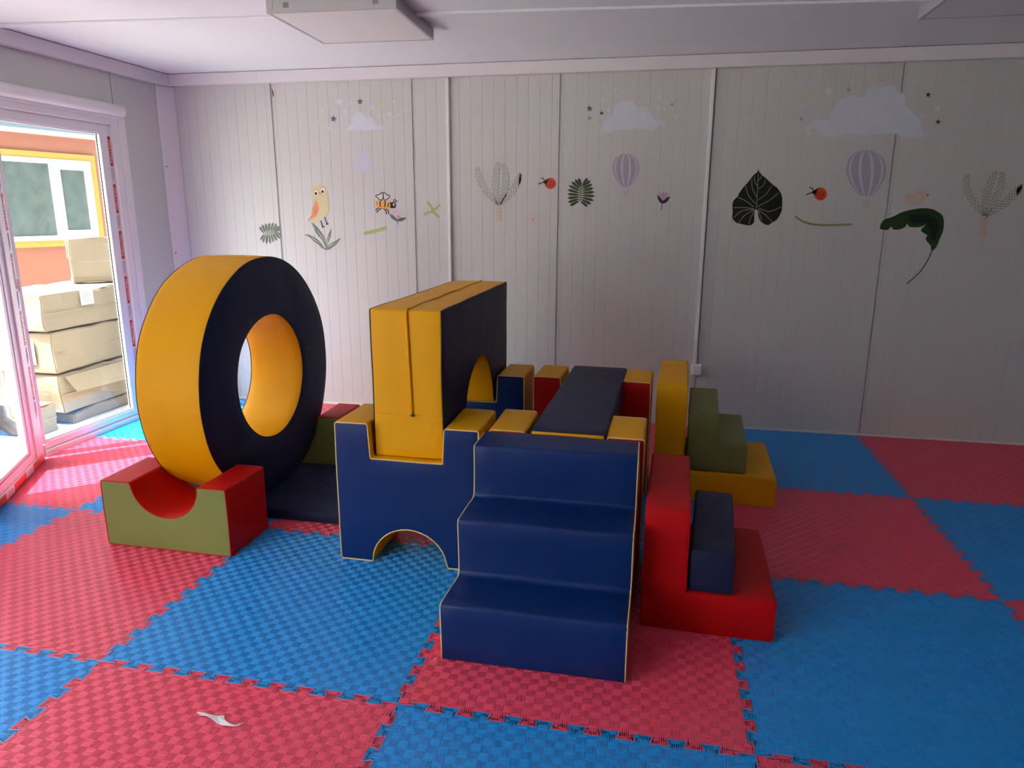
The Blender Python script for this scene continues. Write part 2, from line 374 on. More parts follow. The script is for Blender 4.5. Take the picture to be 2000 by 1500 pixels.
def tile_mesh(top, mid, keep):
    """one puzzle tile: jigsaw outline, base sheet and the pressed basket-weave ribs standing on it"""
    RB = 0.0016; n = len(top)
    V = [(p.x, p.y, -RB) for p in top]+[(p.x, p.y, -0.003) for p in mid]+[(p.x, p.y, -0.015) for p in mid]
    me = bpy.data.meshes.new('puzzle_mat')
    F = [list(range(n))]+[[n+k, n+(k+1) % n, (k+1) % n, k] for k in range(n)]+[[2*n+k, 2*n+(k+1) % n, n+(k+1) % n, n+k] for k in range(n)]+[list(range(3*n-1, 2*n-1, -1))]
    bm = bmesh.new(); vs = [bm.verts.new(v) for v in V]
    for f in F: bm.faces.new([vs[k] for k in f])
    bmesh.ops.triangulate(bm, faces=[f for f in bm.faces if len(f.verts) > 4], ngon_method='EAR_CLIP')
    bm.verts.index_update(); V = [tuple(v.co) for v in bm.verts]; F = [[v.index for v in f.verts] for f in bm.faces]; bm.free()
    o_, i_2 = [tuple(p) for p in inset([Vector(p) for p in top], 0.0002)], [tuple(p) for p in inset([Vector(p) for p in top], 0.0026)]
    b0 = len(V)
    V.extend([(x, y, -RB) for x, y in (tuple(p) for p in top)]); V.extend([(x, y, 0.0) for x, y in o_]); V.extend([(x, y, 0.0) for x, y in i_2]); V.extend([(x, y, -RB) for x, y in i_2])
    for k in range(n):
        k2 = (k+1) % n
        for a_ in range(3): F.append([b0+a_*n+k, b0+a_*n+k2, b0+(a_+1)*n+k2, b0+(a_+1)*n+k])
    kx = [(p.x, p.y) for p in keep]; m = len(kx)
    x0 = min(p[0] for p in kx); x1 = max(p[0] for p in kx); y0 = min(p[1] for p in kx); y1 = max(p[1] for p in kx)
    def inside(x, y):
        c = False; j_ = m-1
        for i_ in range(m):
            xi, yi = kx[i_]; xj, yj = kx[j_]
            if (yi > y) != (yj > y) and x < (xj-xi)*(y-yi)/(yj-yi)+xi: c = not c
            j_ = i_
        return c
    NS = 36; q = 1/NS; pitch = q/5; bw = pitch*0.56
    def bar(ax, c, a, b):
        k = len(V); t = 0.0004
        if ax: P_ = lambda u, v, z: (c+v, u, z)
        else: P_ = lambda u, v, z: (u, c+v, z)
        V.extend([P_(a, -bw/2, -RB), P_(b, -bw/2, -RB), P_(b, bw/2, -RB), P_(a, bw/2, -RB), P_(a+t, -bw/2+t, 0), P_(b-t, -bw/2+t, 0), P_(b-t, bw/2-t, 0), P_(a+t, bw/2-t, 0)])
        fs = [[4, 5, 6, 7], [0, 1, 5, 4], [1, 2, 6, 5], [2, 3, 7, 6], [3, 0, 4, 7]]
        if ax: fs = [f[::-1] for f in fs]
        F.extend([[k+i_ for i_ in f] for f in fs])
    for ci in range(math.floor(x0/q)-1, math.ceil(x1/q)+1):
        for cj in range(math.floor(y0/q)-1, math.ceil(y1/q)+1):
            ax = (ci+cj) % 2
            border = not (x0+0.03 < ci*q and (ci+1)*q < x1-0.03 and y0+0.03 < cj*q and (cj+1)*q < y1-0.03)
            for k in range(5):
                c = ((ci if ax else cj)+(k+0.5)/5)*q; a = (cj if ax else ci)*q; g = 0.0003
                if not border: bar(ax, c, a+g, a+q-g); continue
                seg = None; S_ = 10
                for r_ in range(S_+1):
                    ok = False
                    if r_ < S_:
                        u0 = a+q*r_/S_; u1 = a+q*(r_+1)/S_
                        pts_ = [(c-bw/2, u0), (c+bw/2, u0), (c-bw/2, u1), (c+bw/2, u1)] if ax else [(u0, c-bw/2), (u0, c+bw/2), (u1, c-bw/2), (u1, c+bw/2)]
                        ok = all(inside(*p_) for p_ in pts_)
                    if ok: seg = (seg[0], u1) if seg else (u0, u1)
                    elif seg: bar(ax, c, seg[0], seg[1]-0.0002); seg = None
    me.from_pydata(V, [], F); me.materials.append(M['evar']); me.update()
    return me
ROWL = {2: 'against the back wall', 1: 'in the second row from the back wall', 0: 'in the middle row', -1: 'in the front row', -2: 'behind the viewer'}
LAB = {(-1, 0): 'blue puzzle mat under the notched front arch block, left of the blue steps', (0, 0): 'red puzzle mat lying under the blue foam steps',
       (1, 0): 'large empty blue puzzle mat at bottom right in front of the red corner block', (-1, -1): 'red puzzle mat at the front with the white scrap lying on it',
       (0, -1): 'blue puzzle mat in front of the blue foam steps, nearest the camera', (1, -1): 'red puzzle mat tip showing at the bottom edge right of the blue front mat',
       (1, 1): 'red puzzle mat between the yellow corner block and the navy bar', (2, 1): 'dark blue puzzle mat at the right edge of the photo',
       (2, 2): 'red puzzle mat by the back wall at the far right', (1, 2): 'blue puzzle mat behind the yellow corner block by the back wall',
       (2, 0): 'red puzzle mat with only its left corner at the right edge of the photo', (-2, 0): 'pink-red puzzle mat in front of the green and red cradle',
       (-3, 0): 'blue puzzle mat at the left edge in front of the open door', (-3, 1): 'sunlit pink-red puzzle mat beside the open glass door',
       (-3, 2): 'blue puzzle mat in the far left corner under the fixed glass', (-2, 1): 'blue puzzle mat under the big foam ring',
       (-1, 1): 'red puzzle mat in front of the navy floor slab', (-2, 2): 'red puzzle mat behind the big foam ring by the wall', (-2, -1): 'blue puzzle mat in the bottom left corner of the photo',
       (-1, 2): 'blue puzzle mat hidden behind the rear arch block', (0, 2): 'red puzzle mat hidden behind the rear red block', (0, 1): 'blue puzzle mat hidden beneath the plank bridge',
       (-3, -1): 'red puzzle mat left of the frame near the camera'}
def inset(poly, d):
    n = len(poly); out = []
    for k in range(n):
        a, b, c = poly[k-1], poly[k], poly[(k+1) % n]
        e1 = (b-a).normalized(); e2 = (c-b).normalized()
        n1 = Vector((-e1.y, e1.x)); n2 = Vector((-e2.y, e2.x)); mm = (n1+n2)
        if mm.length < 1e-6: out.append(b+n1*d); continue
        mm.normalize(); out.append(b+mm*(d/max(0.45, mm.dot(n1))))
    return out
for j in range(-2, 3):
    for i in range(-3, 4):
        X0, X1 = (i, i+1); Y0, Y1 = (j, j+1); st = set()
        if i == -3: X0 = XL+0.004; st.add('l')
        if i == 3: X1 = XR-0.004; st.add('r')
        if j == 2: Y1 = YW-0.012; st.add('t')
        blue = (i+j) % 2 != 0
        org = Vector((i, j))
        poly = mat_poly(i, j, X0, X1, Y0, Y1, st)
        dx, dy = random.uniform(-0.0006, 0.0006), random.uniform(-0.0006, 0.0006)
        top = [p-org for p in inset(poly, 0.0003)]; mid = [p-org for p in inset(poly, 0.0002)]
        n = len(top)
        key = tuple(sorted(st))
        if key not in MESHES: MESHES[key] = tile_mesh(top, mid, [p-org for p in inset(poly, 0.0026)])
        o = link('puzzle_mat', MESHES[key]); o.location = (i+dx, j+dy, 0)
        o.material_slots[0].link = 'OBJECT'; o.material_slots[0].material = M['evab' if blue else 'evar']
        lb = LAB.get((i, j)) or '%s puzzle mat %s, %s from the door side' % ('blue' if blue else 'red', ROWL[j], ('first', 'second', 'third', 'fourth', 'fifth', 'sixth', 'last')[i+3])
        tag(o, lb, 'floor mat', 'red and blue puzzle mats covering the floor')

# ------------------------------------------------------------------ soft play blocks
def wob(p, amp=0.0035, seed=0.0):
    q = Vector(p)*4.0+Vector((seed, seed*1.7, -seed))
    v = noise.noise_vector(q)*amp
    if p[2] < 0.004: v.z = 0
    return v
def prof_inset(prof, d): return [tuple(v) for v in inset([Vector(p) for p in prof], d)]
def soft_block(name, label, prof, depth, loc, yaw, face, band, pipe, axis='v', bevel=0.010, amp=0.0035, seed=1.0, cat='foam block', group=None, pr=0.0026, names=('front_panel', 'back_panel', 'band'), zfloor=True, mapf=None, grid=0.065):
    """profile (a,b) extruded along c; axis 'v': a=u(right) b=z c=v(back); 'u': a=v b=z c=u"""
    area = sum(prof[k-1][0]*prof[k][1]-prof[k][0]*prof[k-1][1] for k in range(len(prof)))
    if area < 0: prof = prof[::-1]
    if mapf is None: mapf = (lambda a, b, c: (a, c, b)) if axis == 'v' else (lambda a, b, c: (c, a, b))
    bm = bmesh.new(); n = len(prof)
    A = [bm.verts.new((a, b, 0)) for a, b in prof]; B = [bm.verts.new((a, b, depth)) for a, b in prof]
    bm.faces.new(A[::-1]); bm.faces.new(B)
    for k in range(n): bm.faces.new((A[k], A[(k+1) % n], B[(k+1) % n], B[k]))
    bm.normal_update()
    eds = [e for e in bm.edges if e.calc_face_angle(0) > 0.6]
    bmesh.ops.bevel(bm, geom=eds, offset=bevel, segments=3, profile=0.5, affect='EDGES', clamp_overlap=True)
    bmesh.ops.triangulate(bm, faces=[f for f in bm.faces if len(f.verts) > 4])
    lo = [min(v.co[k] for v in bm.verts) for k in range(3)]; hi = [max(v.co[k] for v in bm.verts) for k in range(3)]
    for k in range(3):
        m_ = max(2, round((hi[k]-lo[k])/grid)); nv = Vector((0, 0, 0)); nv[k] = 1
        for q in range(1, m_):
            co_ = Vector((0, 0, 0)); co_[k] = lo[k]+(hi[k]-lo[k])*q/m_+0.0003
            bmesh.ops.bisect_plane(bm, geom=bm.verts[:]+bm.edges[:]+bm.faces[:], plane_co=co_, plane_no=nv, dist=1e-5)
    bm.normal_update()
    cls = {}
    for f in bm.faces:
        nc = f.normal.z; c = f.calc_center_median().z
        k = 'f' if (nc < -0.72 and c < depth*0.4) else 'b' if (nc > 0.72 and c > depth*0.6) else 's'
        cls.setdefault(k, []).append([(v.index, tuple(v.co)) for v in f.verts])
    bm.verts.index_update()
    cls = {}
    for f in bm.faces:
        nc = f.normal.z; c = f.calc_center_median().z
        k = 'f' if (nc < -0.72 and c < depth*0.4) else 'b' if (nc > 0.72 and c > depth*0.6) else 's'
        cls.setdefault(k, []).append([v.index for v in f.verts])
    co = [v.co.copy() for v in bm.verts]; bm.free()
    P = []
    for c in co:
        p = Vector(mapf(*c)); P.append(p+wob(p, amp, seed))
    root = empty(name, loc, yaw); tag(root, label, cat, group)
    for k, nm, m in (('f', names[0], face), ('b', names[1], face), ('s', names[2], band)):
        fs = cls.get(k, []); idx = {}; V = []; F = []
        for f in fs:
            g = []
            for i_ in f:
                if i_ not in idx: idx[i_] = len(V); V.append(P[i_])
                g.append(idx[i_])
            F.append(g)
        o = pydata(nm, V, F, m, root, smooth=True)
        b2 = bmesh.new(); b2.from_mesh(o.data); b2.normal_update()
        b2.to_mesh(o.data); b2.free()
    if pipe is not None:
        pi_ = prof_inset(prof, 0.0022)
        for cc in (0.0022, depth-0.0022):
            pts = []
            for k in range(n):
                a = Vector(pi_[k]); b = Vector(pi_[(k+1) % n]); m_ = max(1, int((b-a).length/0.04))
                # round the corner slightly
                for q in range(m_): pts.append(a.lerp(b, (q+(0.12 if q == 0 and m_ > 1 else 0))/m_))
                if m_ > 1: pts.append(a.lerp(b, 1-0.12/m_))
            Q = []
            for p in pts:
                w = Vector(mapf(p.x, p.y, cc)); Q.append(w+wob(w, amp, seed))
            MB().tube(Q, pr, closed=True, k=6).build('piping', pipe, root, smooth=True)
    # consistent outward normals
    ctr = Vector(mapf((lo[0]+hi[0])/2, (lo[1]+hi[1])/2, depth/2))
    flip = mapf(1, 0, 0), mapf(0, 1, 0), mapf(0, 0, 1)
    if Vector(flip[0]).cross(Vector(flip[1])).dot(Vector(flip[2])) < 0:
        for ch in root.children:
            if ch.name.split('.')[0] in names: ch.data.flip_normals()
    return root

U = 0.590; Q4 = U/4
def arc(cx, cz, r, a0, a1, n=16): return [(cx+r*cos(a0+(a1-a0)*k/n), cz+r*sin(a0+(a1-a0)*k/n)) for k in range(n+1)]
def bridge_prof(n1=0.141, n2=0.449, nz=0.447, ar=0.155, az=0.152):
    c = U/2
    p = [(0, 0), (c-ar, 0)]+[(c-ar*cos(t), az*sin(t)) for t in [pi*k/18 for k in range(1, 18)]]+[(c+ar, 0), (U, 0), (U, 0.589), (n2, 0.589), (n2-0.008, nz), (n1+0.008, nz), (n1, 0.589), (0, 0.589)]
    return p
BP = bridge_prof()
soft_block('arch_block', 'royal blue and yellow notched arch block at the front, holding the tall slab', BP, U/2, (-0.542, 0.803, 0), 0.004, M['blue'], M['yellow'], M['pale'], seed=1, group='notched arch blocks')
soft_block('arch_block', 'royal blue and yellow notched arch block behind, at the far end of the tall slab', BP, U/2, (-0.541, 1.752, 0), -0.008, M['blue'], M['yellow'], M['pale'], seed=2, group='notched arch blocks')
soft_block('arch_block', 'red notched block with yellow edges just behind the blue steps', BP, U/2, (0.078, 0.838, 0), -0.004, M['red'], M['yellow'], M['pale'], seed=3, group='notched arch blocks')
soft_block('arch_block', 'red notched block with yellow edges at the far end of the navy plank', BP, U/2, (0.090, 1.764, 0), -0.024, M['red'], M['yellow'], M['pale'], seed=4, group='notched arch blocks')

# tall slab with half-round opening: profile in (v,z) extruded along u
SD = 1.215; SH = 0.588; sc_ = SD/2
sp_ = [(0, 0), (sc_-0.292, 0)]+[(sc_-0.292*cos(t), 0.297*sin(t)) for t in [pi*k/26 for k in range(1, 26)]]+[(sc_+0.292, 0), (SD, 0), (SD, SH), (0, SH)]
slab = soft_block('arch_slab', 'tall navy slab with yellow edges and an arch, standing in the notches of two arch blocks', sp_, 0.287, (-0.390, 0.838, 0.4485), 0.004, M['navy'], M['yellow'], M['dark'], axis='u', seed=5, zfloor=False, names=('left_panel', 'right_panel', 'band'))
# zip flap: raised welt along the top and down the front end
wl = []
for k in range(31):
    y = SD-0.02-k*(SD-0.02)/30; wl.append((0.150+0.004*sin(k*0.7), y, SH+0.0015))
wl += [(0.150, -0.004, SH-0.004)]+[(0.150+0.012*k/12, -0.0045, SH-0.01-k*0.395/12) for k in range(1, 13)]
MB().tube(wl, 0.0055, k=8).build('zip_flap', M['yellow'], slab, smooth=True)
MB().box(0.158, 0.170, -0.009, -0.003, SH-0.415, SH-0.405).build('zip_pull', M['gap'], slab)
MB().tube([(0.008+k*0.27/12, -0.0008, 0.178+0.001*sin(k)) for k in range(13)], 0.0012, k=5).build('seam', M['yellow'], slab, smooth=True)

# plank bridge
soft_block('foam_plank', 'long navy plank lying in the notches of the two red blocks', [(0, 0), (0.282, 0), (0.282, 0.150), (0, 0.150)], 1.185, (0.241, 0.836, 0.4485), -0.022, M['yellow'], M['navy'], M['dark'], seed=6, zfloor=False, names=('front_end', 'back_end', 'cover'))

# steps (profile v,z extruded along u)
st = [(0, 0), (0.603, 0), (0.603, 0.583), (0.428, 0.584), (0.424, 0.567), (0.422, 0.400), (0.412, 0.391), (0.222, 0.387), (0.217, 0.370), (0.214, 0.200), (0.204, 0.189), (0.006, 0.197), (0, 0.185)]
soft_block('foam_steps', 'royal blue foam steps with three treads and yellow sides, at the front', st, 0.587, (0.062, 0.228, 0), -0.004, M['yellow'], M['blue'], M['pale'], axis='u', seed=7, cat='foam steps', bevel=0.012, amp=0.0055, names=('left_side', 'right_side', 'cover'))

# corner blocks
def Lp(w, t): return [(0, 0), (w, 0), (w, t), (t, t), (t, w), (0, w)]
soft_block('corner_block', 'large yellow L-shaped corner block with its tall side left, green steps on its foot', Lp(U, Q4), U, (0.708, 1.742, 0), -0.040, M['yellow'], M['yellow'], M['yellow'], seed=8, group='nesting corner blocks', pr=0.0018)
soft_block('corner_block', 'smaller red L-shaped corner block beside the blue steps, navy bar on its foot', Lp(U*0.75, Q4+0.002), 0.572, (0.681, 0.553, 0), -0.030, M['red'], M['red'], M['red'], seed=9, group='nesting corner blocks', pr=0.0018)
soft_block('corner_block', 'small olive green stepped block standing on the foot of the yellow corner block', Lp(U/2-0.006, Q4), U-0.02, (0.866, 1.765, Q4+0.002), -0.055, M['green'], M['green'], M['green'], seed=10, group='nesting corner blocks', pr=0.0018, zfloor=False)
soft_block('foam_bar', 'small navy bar lying on the foot of the red corner block', [(0, 0), (0.146, 0), (0.146, 0.149), (0, 0.149)], 0.555, (0.836, 0.562, Q4+0.004), -0.075, M['navy'], M['navy'], M['dark'], seed=11, zfloor=False, pr=0.0018)

# cradles
cw = 0.587; ch_ = 0.296
cp = [(0, 0), (cw, 0), (cw, ch_), (0.453, ch_)]+[(0.30+0.153*cos(t), ch_-0.146*sin(t)) for t in [pi*k/18 for k in range(1, 18)]]+[(0.147, ch_), (0, ch_)]
soft_block('cradle_block', 'low green-faced red cradle with a half-round hollow, in front of the big ring', cp, 0.290, (-1.577, 0.716, 0), -0.002, M['green'], M['red'], M['red'], seed=12, group='green-faced red cradles', pr=0.002)
soft_block('cradle_block', 'green-faced red cradle mostly hidden behind the big ring', cp, 0.290, (-1.572, 1.775, 0), 0.03, M['green'], M['red'], M['red'], seed=13, group='green-faced red cradles', pr=0.002)
# floor slab
soft_block('floor_slab', 'thin navy foam slab flat on the mats under the big ring', [(0, 0), (1.15, 0), (1.15, 0.050), (0, 0.050)], 0.612, (-1.60, 1.106, 0.0), -0.004, M['navy'], M['navy'], M['navy'], seed=14, pr=0.0016, bevel=0.006)

# ring
def ring():
    R, r, w = 0.573, 0.297, 0.303; c = Vector((-1.133-w/2, 1.389, 0.617)); bv = 0.010
    root = empty('foam_ring', c, -0.008)
    tag(root, 'big upright ring with navy faces and yellow rims, standing on the floor slab', 'foam ring')
    N = 128; x0, x1 = -w/2, w/2
    def lathe(prof, nm, m):
        V = []; F = []; k = len(prof)
        for i in range(N):
            a = 2*pi*i/N
            for (x, rr) in prof:
                p = Vector((x, rr*cos(a), rr*sin(a))); V.append(p+noise.noise_vector(p*5+Vector((3, 3, 3)))*0.004+(p.normalized()*0.0))
        for i in range(N):
            for q in range(k-1): F.append([i*k+q, ((i+1) % N)*k+q, ((i+1) % N)*k+q+1, i*k+q+1])
        o = pydata(nm, V, F, m, root, smooth=True)
        b = bmesh.new(); b.from_mesh(o.data); bmesh.ops.recalc_face_normals(b, faces=b.faces); b.to_mesh(o.data); b.free(); return o
    q = 0.3*bv
    def fac(x, s): return [(x-s*bv, r), (x-s*q, r+q), (x, r+bv)][1:]+[(x+s*0.004*sin(pi*t), r+bv+(R-r-2*bv)*t) for t in (.15, .3, .5, .7, .85)]+[(x, R-bv), (x-s*q, R-q)]
    lathe(fac(x1, 1), 'right_face', M['navy']); lathe(fac(x0, -1), 'left_face', M['navy'])
    lathe([(x1-q, R-q)]+[(x1-bv, R)]+[(x0+w*t, R+0.004*sin(pi*t)) for t in (.85, .7, .5, .3, .15)]+[(x0+bv, R), (x0+q, R-q)], 'outer_band', M['yellow'])
    lathe([(x1-q, r+q)]+[(x1-bv, r)]+[(x0+w*t, r-0.003*sin(pi*t)) for t in (.85, .7, .5, .3, .15)]+[(x0+bv, r), (x0+q, r+q)], 'inner_band', M['yellow'])
    for x in (x1-q, x0+q):
        for rr in (R-q, r+q):
            pts = []
            for i in range(N):
                a = 2*pi*i/N; p = Vector((x, rr*cos(a), rr*sin(a))); pts.append(p+noise.noise_vector(p*5+Vector((3, 3, 3)))*0.004)
            MB().tube(pts, 0.0026, closed=True, k=6).build('piping', M['dark'], root, smooth=True)
    a = radians(98); MB().tube([(x0+w*t/8, (R+0.0045)*cos(a), (R+0.0045)*sin(a)) for t in range(9)], 0.0014, k=5).build('seam', M['yellow'], root, smooth=True)
ring()

# ------------------------------------------------------------------ ceiling lamps
def lamp(x, y, yaw, label):
    r = empty('ceiling_lamp', (x, y, H), yaw); tag(r, label, 'ceiling lamp', 'square ceiling lamps'); s = 0.305; z0 = -0.056
    MB().box(-s, s, -s, s, z0+0.004, 0).build('housing', M['fix'], r, bevel=0.002)
    f = MB()
    for b in ((-s, s, -s, -s+0.014), (-s, s, s-0.014, s), (-s, -s+0.014, -s+0.014, s-0.014), (s-0.014, s, -s+0.014, s-0.014)): f.box(*b, z0, z0+0.004)
    f.build('frame', M['fix'], r)
    MB().box(-s+0.016, s-0.016, -s+0.016, s-0.016, z0+0.001, z0+0.004).build('diffuser', M['diff'], r)
    for xx in (-0.21, 0.21):
        v = MB()
        for k in range(4): v.box(xx+k*0.007-0.012, xx+k*0.007-0.009, -s-0.0004, -s+0.001, -0.037, -0.014)
        v.build('vent_slots', M['gap'], r)
    for xx in (-0.285, 0.285): MB().box(xx-0.011, xx+0.011, -s-0.002, -s, -0.043, -0.008).build('corner_clip', M['fix'], r, bevel=0.001)
lamp(-0.812, 1.835, 0.035, 'square grey ceiling lamp with frosted panel near the middle of the ceiling')
lamp(2.10, 1.862, 0.0, 'square ceiling lamp cut off by the top right corner of the photo')

# ------------------------------------------------------------------ cable trunking, socket box
def trunk(x, z0, z1, label, w=0.022):
    o = MB().box(x-w/2, x+w/2, YW-0.020, YW-0.0006, z0, z1).build('cable_trunking', M['white'], bevel=0.002)
    lid = MB().box(x-w/2+0.003, x+w/2-0.003, YW-0.0225, YW-0.020, z0, z1).build('lid', M['white'], o, bevel=0.001)
    tag(o, label, 'cable trunking', 'vertical cable trunkings'); return o
trunk(-0.714, 0.0, 2.242, 'white vertical cable trunking on the wall, left one, right of the green leaf cross')
trunk(0.956, 0.425, 2.242, 'white vertical cable trunking on the wall running down to the small box')
jb = MB().box(0.935, 1.002, YW-0.036, YW-0.0006, 0.352, 0.425).build('junction_box', M['white'], bevel=0.006)
tag(jb, 'small square white box on the wall at the foot of the right trunking', 'junction box')
MB().box(0.942, 0.995, YW-0.040, YW-0.036, 0.358, 0.413).build('cover', M['whitep'], jb, bevel=0.003)
MB().tube([(0, 0, 0), (0, 0, 0.0)], 0.001) if False else None
# ------------------------------------------------------------------ wall paintings and stickers (flat on the back wall)
def wallpt(px, py, y=YW):
    d = RT*((px-1000)/FPX)-UP*((py-750)/FPX)+FW; t = (y-CAM.y)/d.y; p = CAM+d*t; return (p.x, p.z)
def crop(x0, y0, s): return lambda x, y: wallpt(x0+x/s, y0+y/s)
c1 = crop(480, 150, 4.2857); c2 = crop(900, 150, 4.0); c3 = crop(1400, 120, 3.2617); cow = crop(590, 340, 9.378)
cbe = crop(720, 360, 13.333); ck2 = crop(1130, 150, 9.524); ck3 = crop(1540, 130, 6.25); clf = crop(1410, 320, 6.8966); c7 = crop(1700, 320, 6.0)
def smooth_poly(P, n=4, closed=True):
    P = [Vector(p) for p in P]; m = len(P); out = []
    for i in range(m if closed else m-1):
        if closed: a, b, c, d = P[i-1], P[i], P[(i+1) % m], P[(i+2) % m]
        else: a, b, c, d = P[max(i-1, 0)], P[i], P[i+1], P[min(i+2, m-1)]
        for k in range(n):
            t = k/n; out.append(0.5*((2*b)+(c-a)*t+(2*a-5*b+4*c-d)*t*t+(3*b-a-3*c+d)*t**3))
    if not closed: out.append(P[-1])
    return out
DM = {}
def paint(name, rgb, a=1.0):
    rgb = tuple(c*a+w_*(1-a) for c, w_ in zip(rgb, (0.60, 0.60, 0.585))); a = 1.0
    if name not in DM: DM[name] = mat(name, rgb, 0.5, 0.3, None, 0.08, alpha=a, vscale=30)
    return DM[name]
def flat(polys, name, m, parent=None, lvl=0):
    """polys: outlines in wall (x,z); one mesh lying on the wall"""
    bm = bmesh.new(); y = YW-0.0017-0.0004*lvl
    ref = Vector((0, 0, 0))
    for P in polys:
        vs = [bm.verts.new((p[0], y, p[1])) for p in P]
        try: f = bm.faces.new(vs)
        except ValueError: continue
    bm.normal_update()
    bmesh.ops.triangulate(bm, faces=bm.faces[:], ngon_method='EAR_CLIP')
    for f in bm.faces:
        if f.normal.y > 0: f.normal_flip()
    me = bpy.data.meshes.new(name); bm.to_mesh(me); bm.free()
    return link(name, me, parent, m)
def shape(f, pts, sm=4): return smooth_poly([f(*p) for p in pts], sm) if sm else [Vector(f(*p)) for p in pts]
def stroke(f, pts, w, sm=5, taper=False):
    a = Vector(f(pts[0][0], pts[0][1])); b = Vector(f(pts[0][0]+w, pts[0][1])); W = (b-a).length/2
    P = smooth_poly([f(*p) for p in pts], sm, False); L = []; R_ = []; n = len(P)
    for i, p in enumerate(P):
        t = (P[min(i+1, n-1)]-P[max(i-1, 0)]).normalized(); nn = Vector((-t.y, t.x))
        ww = W*(1-0.75*abs(i/(n-1)*2-1)**3 if taper else 1)
        L.append(p+nn*ww); R_.append(p-nn*ww)
    return L+R_[::-1]
def disc(f, x, y, r, ry=None, n=24):
    ry = ry or r; return [Vector(f(x+r*cos(2*pi*k/n), y+ry*sin(2*pi*k/n))) for k in range(n)]
def starpts(f, x, y, r, rot):
    return [Vector(f(x+(r if k % 2 == 0 else r*0.42)*sin(rot+pi*k/5), y-(r if k % 2 == 0 else r*0.42)*cos(rot+pi*k/5))) for k in range(10)]
SC = {'w': ('white', paint('white_paint', (0.78, 0.76, 0.75), 0.55)), 'b': ('pale blue', paint('pale_blue_paint', (0.66, 0.76, 0.80), 0.75)), 'p': ('purple', paint('purple_paint', (0.15, 0.13, 0.22))),
      'y': ('yellow', paint('soft_yellow_paint', (0.72, 0.60, 0.30), 0.7)), 'k': ('pink-white', paint('pink_white_paint', (0.74, 0.66, 0.64), 0.5)), 'd': ('dark', paint('dark_star_paint', (0.055, 0.04, 0.06))),
      'm': ('mauve', paint('mauve_paint', (0.30, 0.24, 0.30), 0.8)), 't': ('faint tan', paint('tan_paint', (0.58, 0.47, 0.38), 0.4)), 'o': ('peach', paint('peach_paint', (0.80, 0.52, 0.36), 0.45))}
ORD = ['leftmost', 'second', 'third', 'fourth', 'fifth', 'sixth', 'seventh', 'eighth', 'ninth', 'tenth', 'eleventh', 'twelfth', 'thirteenth', 'fourteenth', 'fifteenth', 'sixteenth', 'seventeenth', 'eighteenth', 'nineteenth', 'rightmost']
def stars(f, L, where, grp):
    L = sorted(L)
    for k, (x, y, r, c) in enumerate(L):
        wd_, m = SC[c]
        o = flat([starpts(f, x, y, r, random.uniform(-0.25, 0.25))], 'star_sticker', m)
        od = 'rightmost' if k == len(L)-1 else ORD[k]
        pos = '%s star' % od if od in ('leftmost', 'rightmost') else '%s star from left' % od
        tag(o, '%s painted star, %s around the %s' % (wd_, pos, where), 'star', grp)
stars(c1, [(785, 210, 40, 'b'), (875, 210, 17, 'w'), (957, 207, 30, 'p'), (1150, 225, 40, 'y'), (1238, 208, 18, 'w'), (688, 240, 13, 'w'), (643, 285, 20, 'w'), (832, 290, 34, 'b'), (735, 352, 32, 'p'), (705, 430, 23, 'w'), (615, 385, 27, 'k'), (1060, 255, 22, 'w'), (905, 265, 14, 'k'), (1113, 325, 21, 'w'), (1205, 310, 32, 'w'), (1275, 322, 21, 'w'), (1340, 285, 36, 'k'), (1285, 390, 28, 'k'), (1235, 335, 14, 'w')], 'small left cloud', 'stars around the left cloud')
stars(ck2, [(205, 592, 70, 'p'), (430, 677, 48, 'd'), (208, 772, 52, 'm'), (550, 605, 54, 'w'), (460, 440, 60, 'k'), (685, 215, 48, 'w'), (825, 290, 66, 'k'), (915, 385, 38, 'o'), (1290, 425, 42, 'w'), (1500, 400, 62, 'w'), (1480, 590, 55, 'w'), (1605, 600, 44, 'w'), (1740, 515, 42, 'm'), (1805, 745, 70, 'k')], 'middle cloud', 'stars around the middle cloud')
stars(ck3, [(270, 350, 62, 'y'), (490, 305, 68, 'b'), (168, 488, 28, 'w'), (268, 570, 18, 'w'), (155, 640, 34, 'm'), (735, 285, 34, 'm'), (782, 195, 30, 'w'), (960, 135, 60, 'y'), (885, 310, 28, 'k'), (1140, 180, 32, 't'), (1330, 125, 30, 'k'), (1445, 275, 30, 'k'), (1600, 225, 42, 't'), (1705, 345, 38, 'd'), (1860, 335, 32, 'k'), (1820, 515, 52, 'b'), (1630, 605, 34, 'w'), (1825, 675, 40, 'd')], 'large right cloud', 'stars around the right cloud')
CL = paint('cloud_paint', (0.66, 0.69, 0.80), 0.85); CLs = paint('cloud_shade_paint', (0.60, 0.62, 0.74), 0.5); CLe = paint('cloud_edge_paint', (0.70, 0.76, 0.82), 0.7)
def cloud(f, pts, puffs, label):
    o = flat([shape(f, pts, 3)], 'cloud_painting', CL)
    tag(o, label, 'cloud painting', 'painted clouds')
cloud(c1, [(836, 452), (880, 455), (930, 448), (990, 452), (1050, 450), (1100, 440), (1130, 452), (1152, 430), (1145, 410), (1125, 402), (1095, 405), (1080, 380), (1060, 345), (1030, 330), (1000, 328), (985, 305), (960, 295), (925, 302), (900, 325), (895, 360), (885, 395), (862, 410), (850, 432)], [(960, 380, 45, 40)], 'small pale cloud painted high on the wall at left, above the plain balloon')
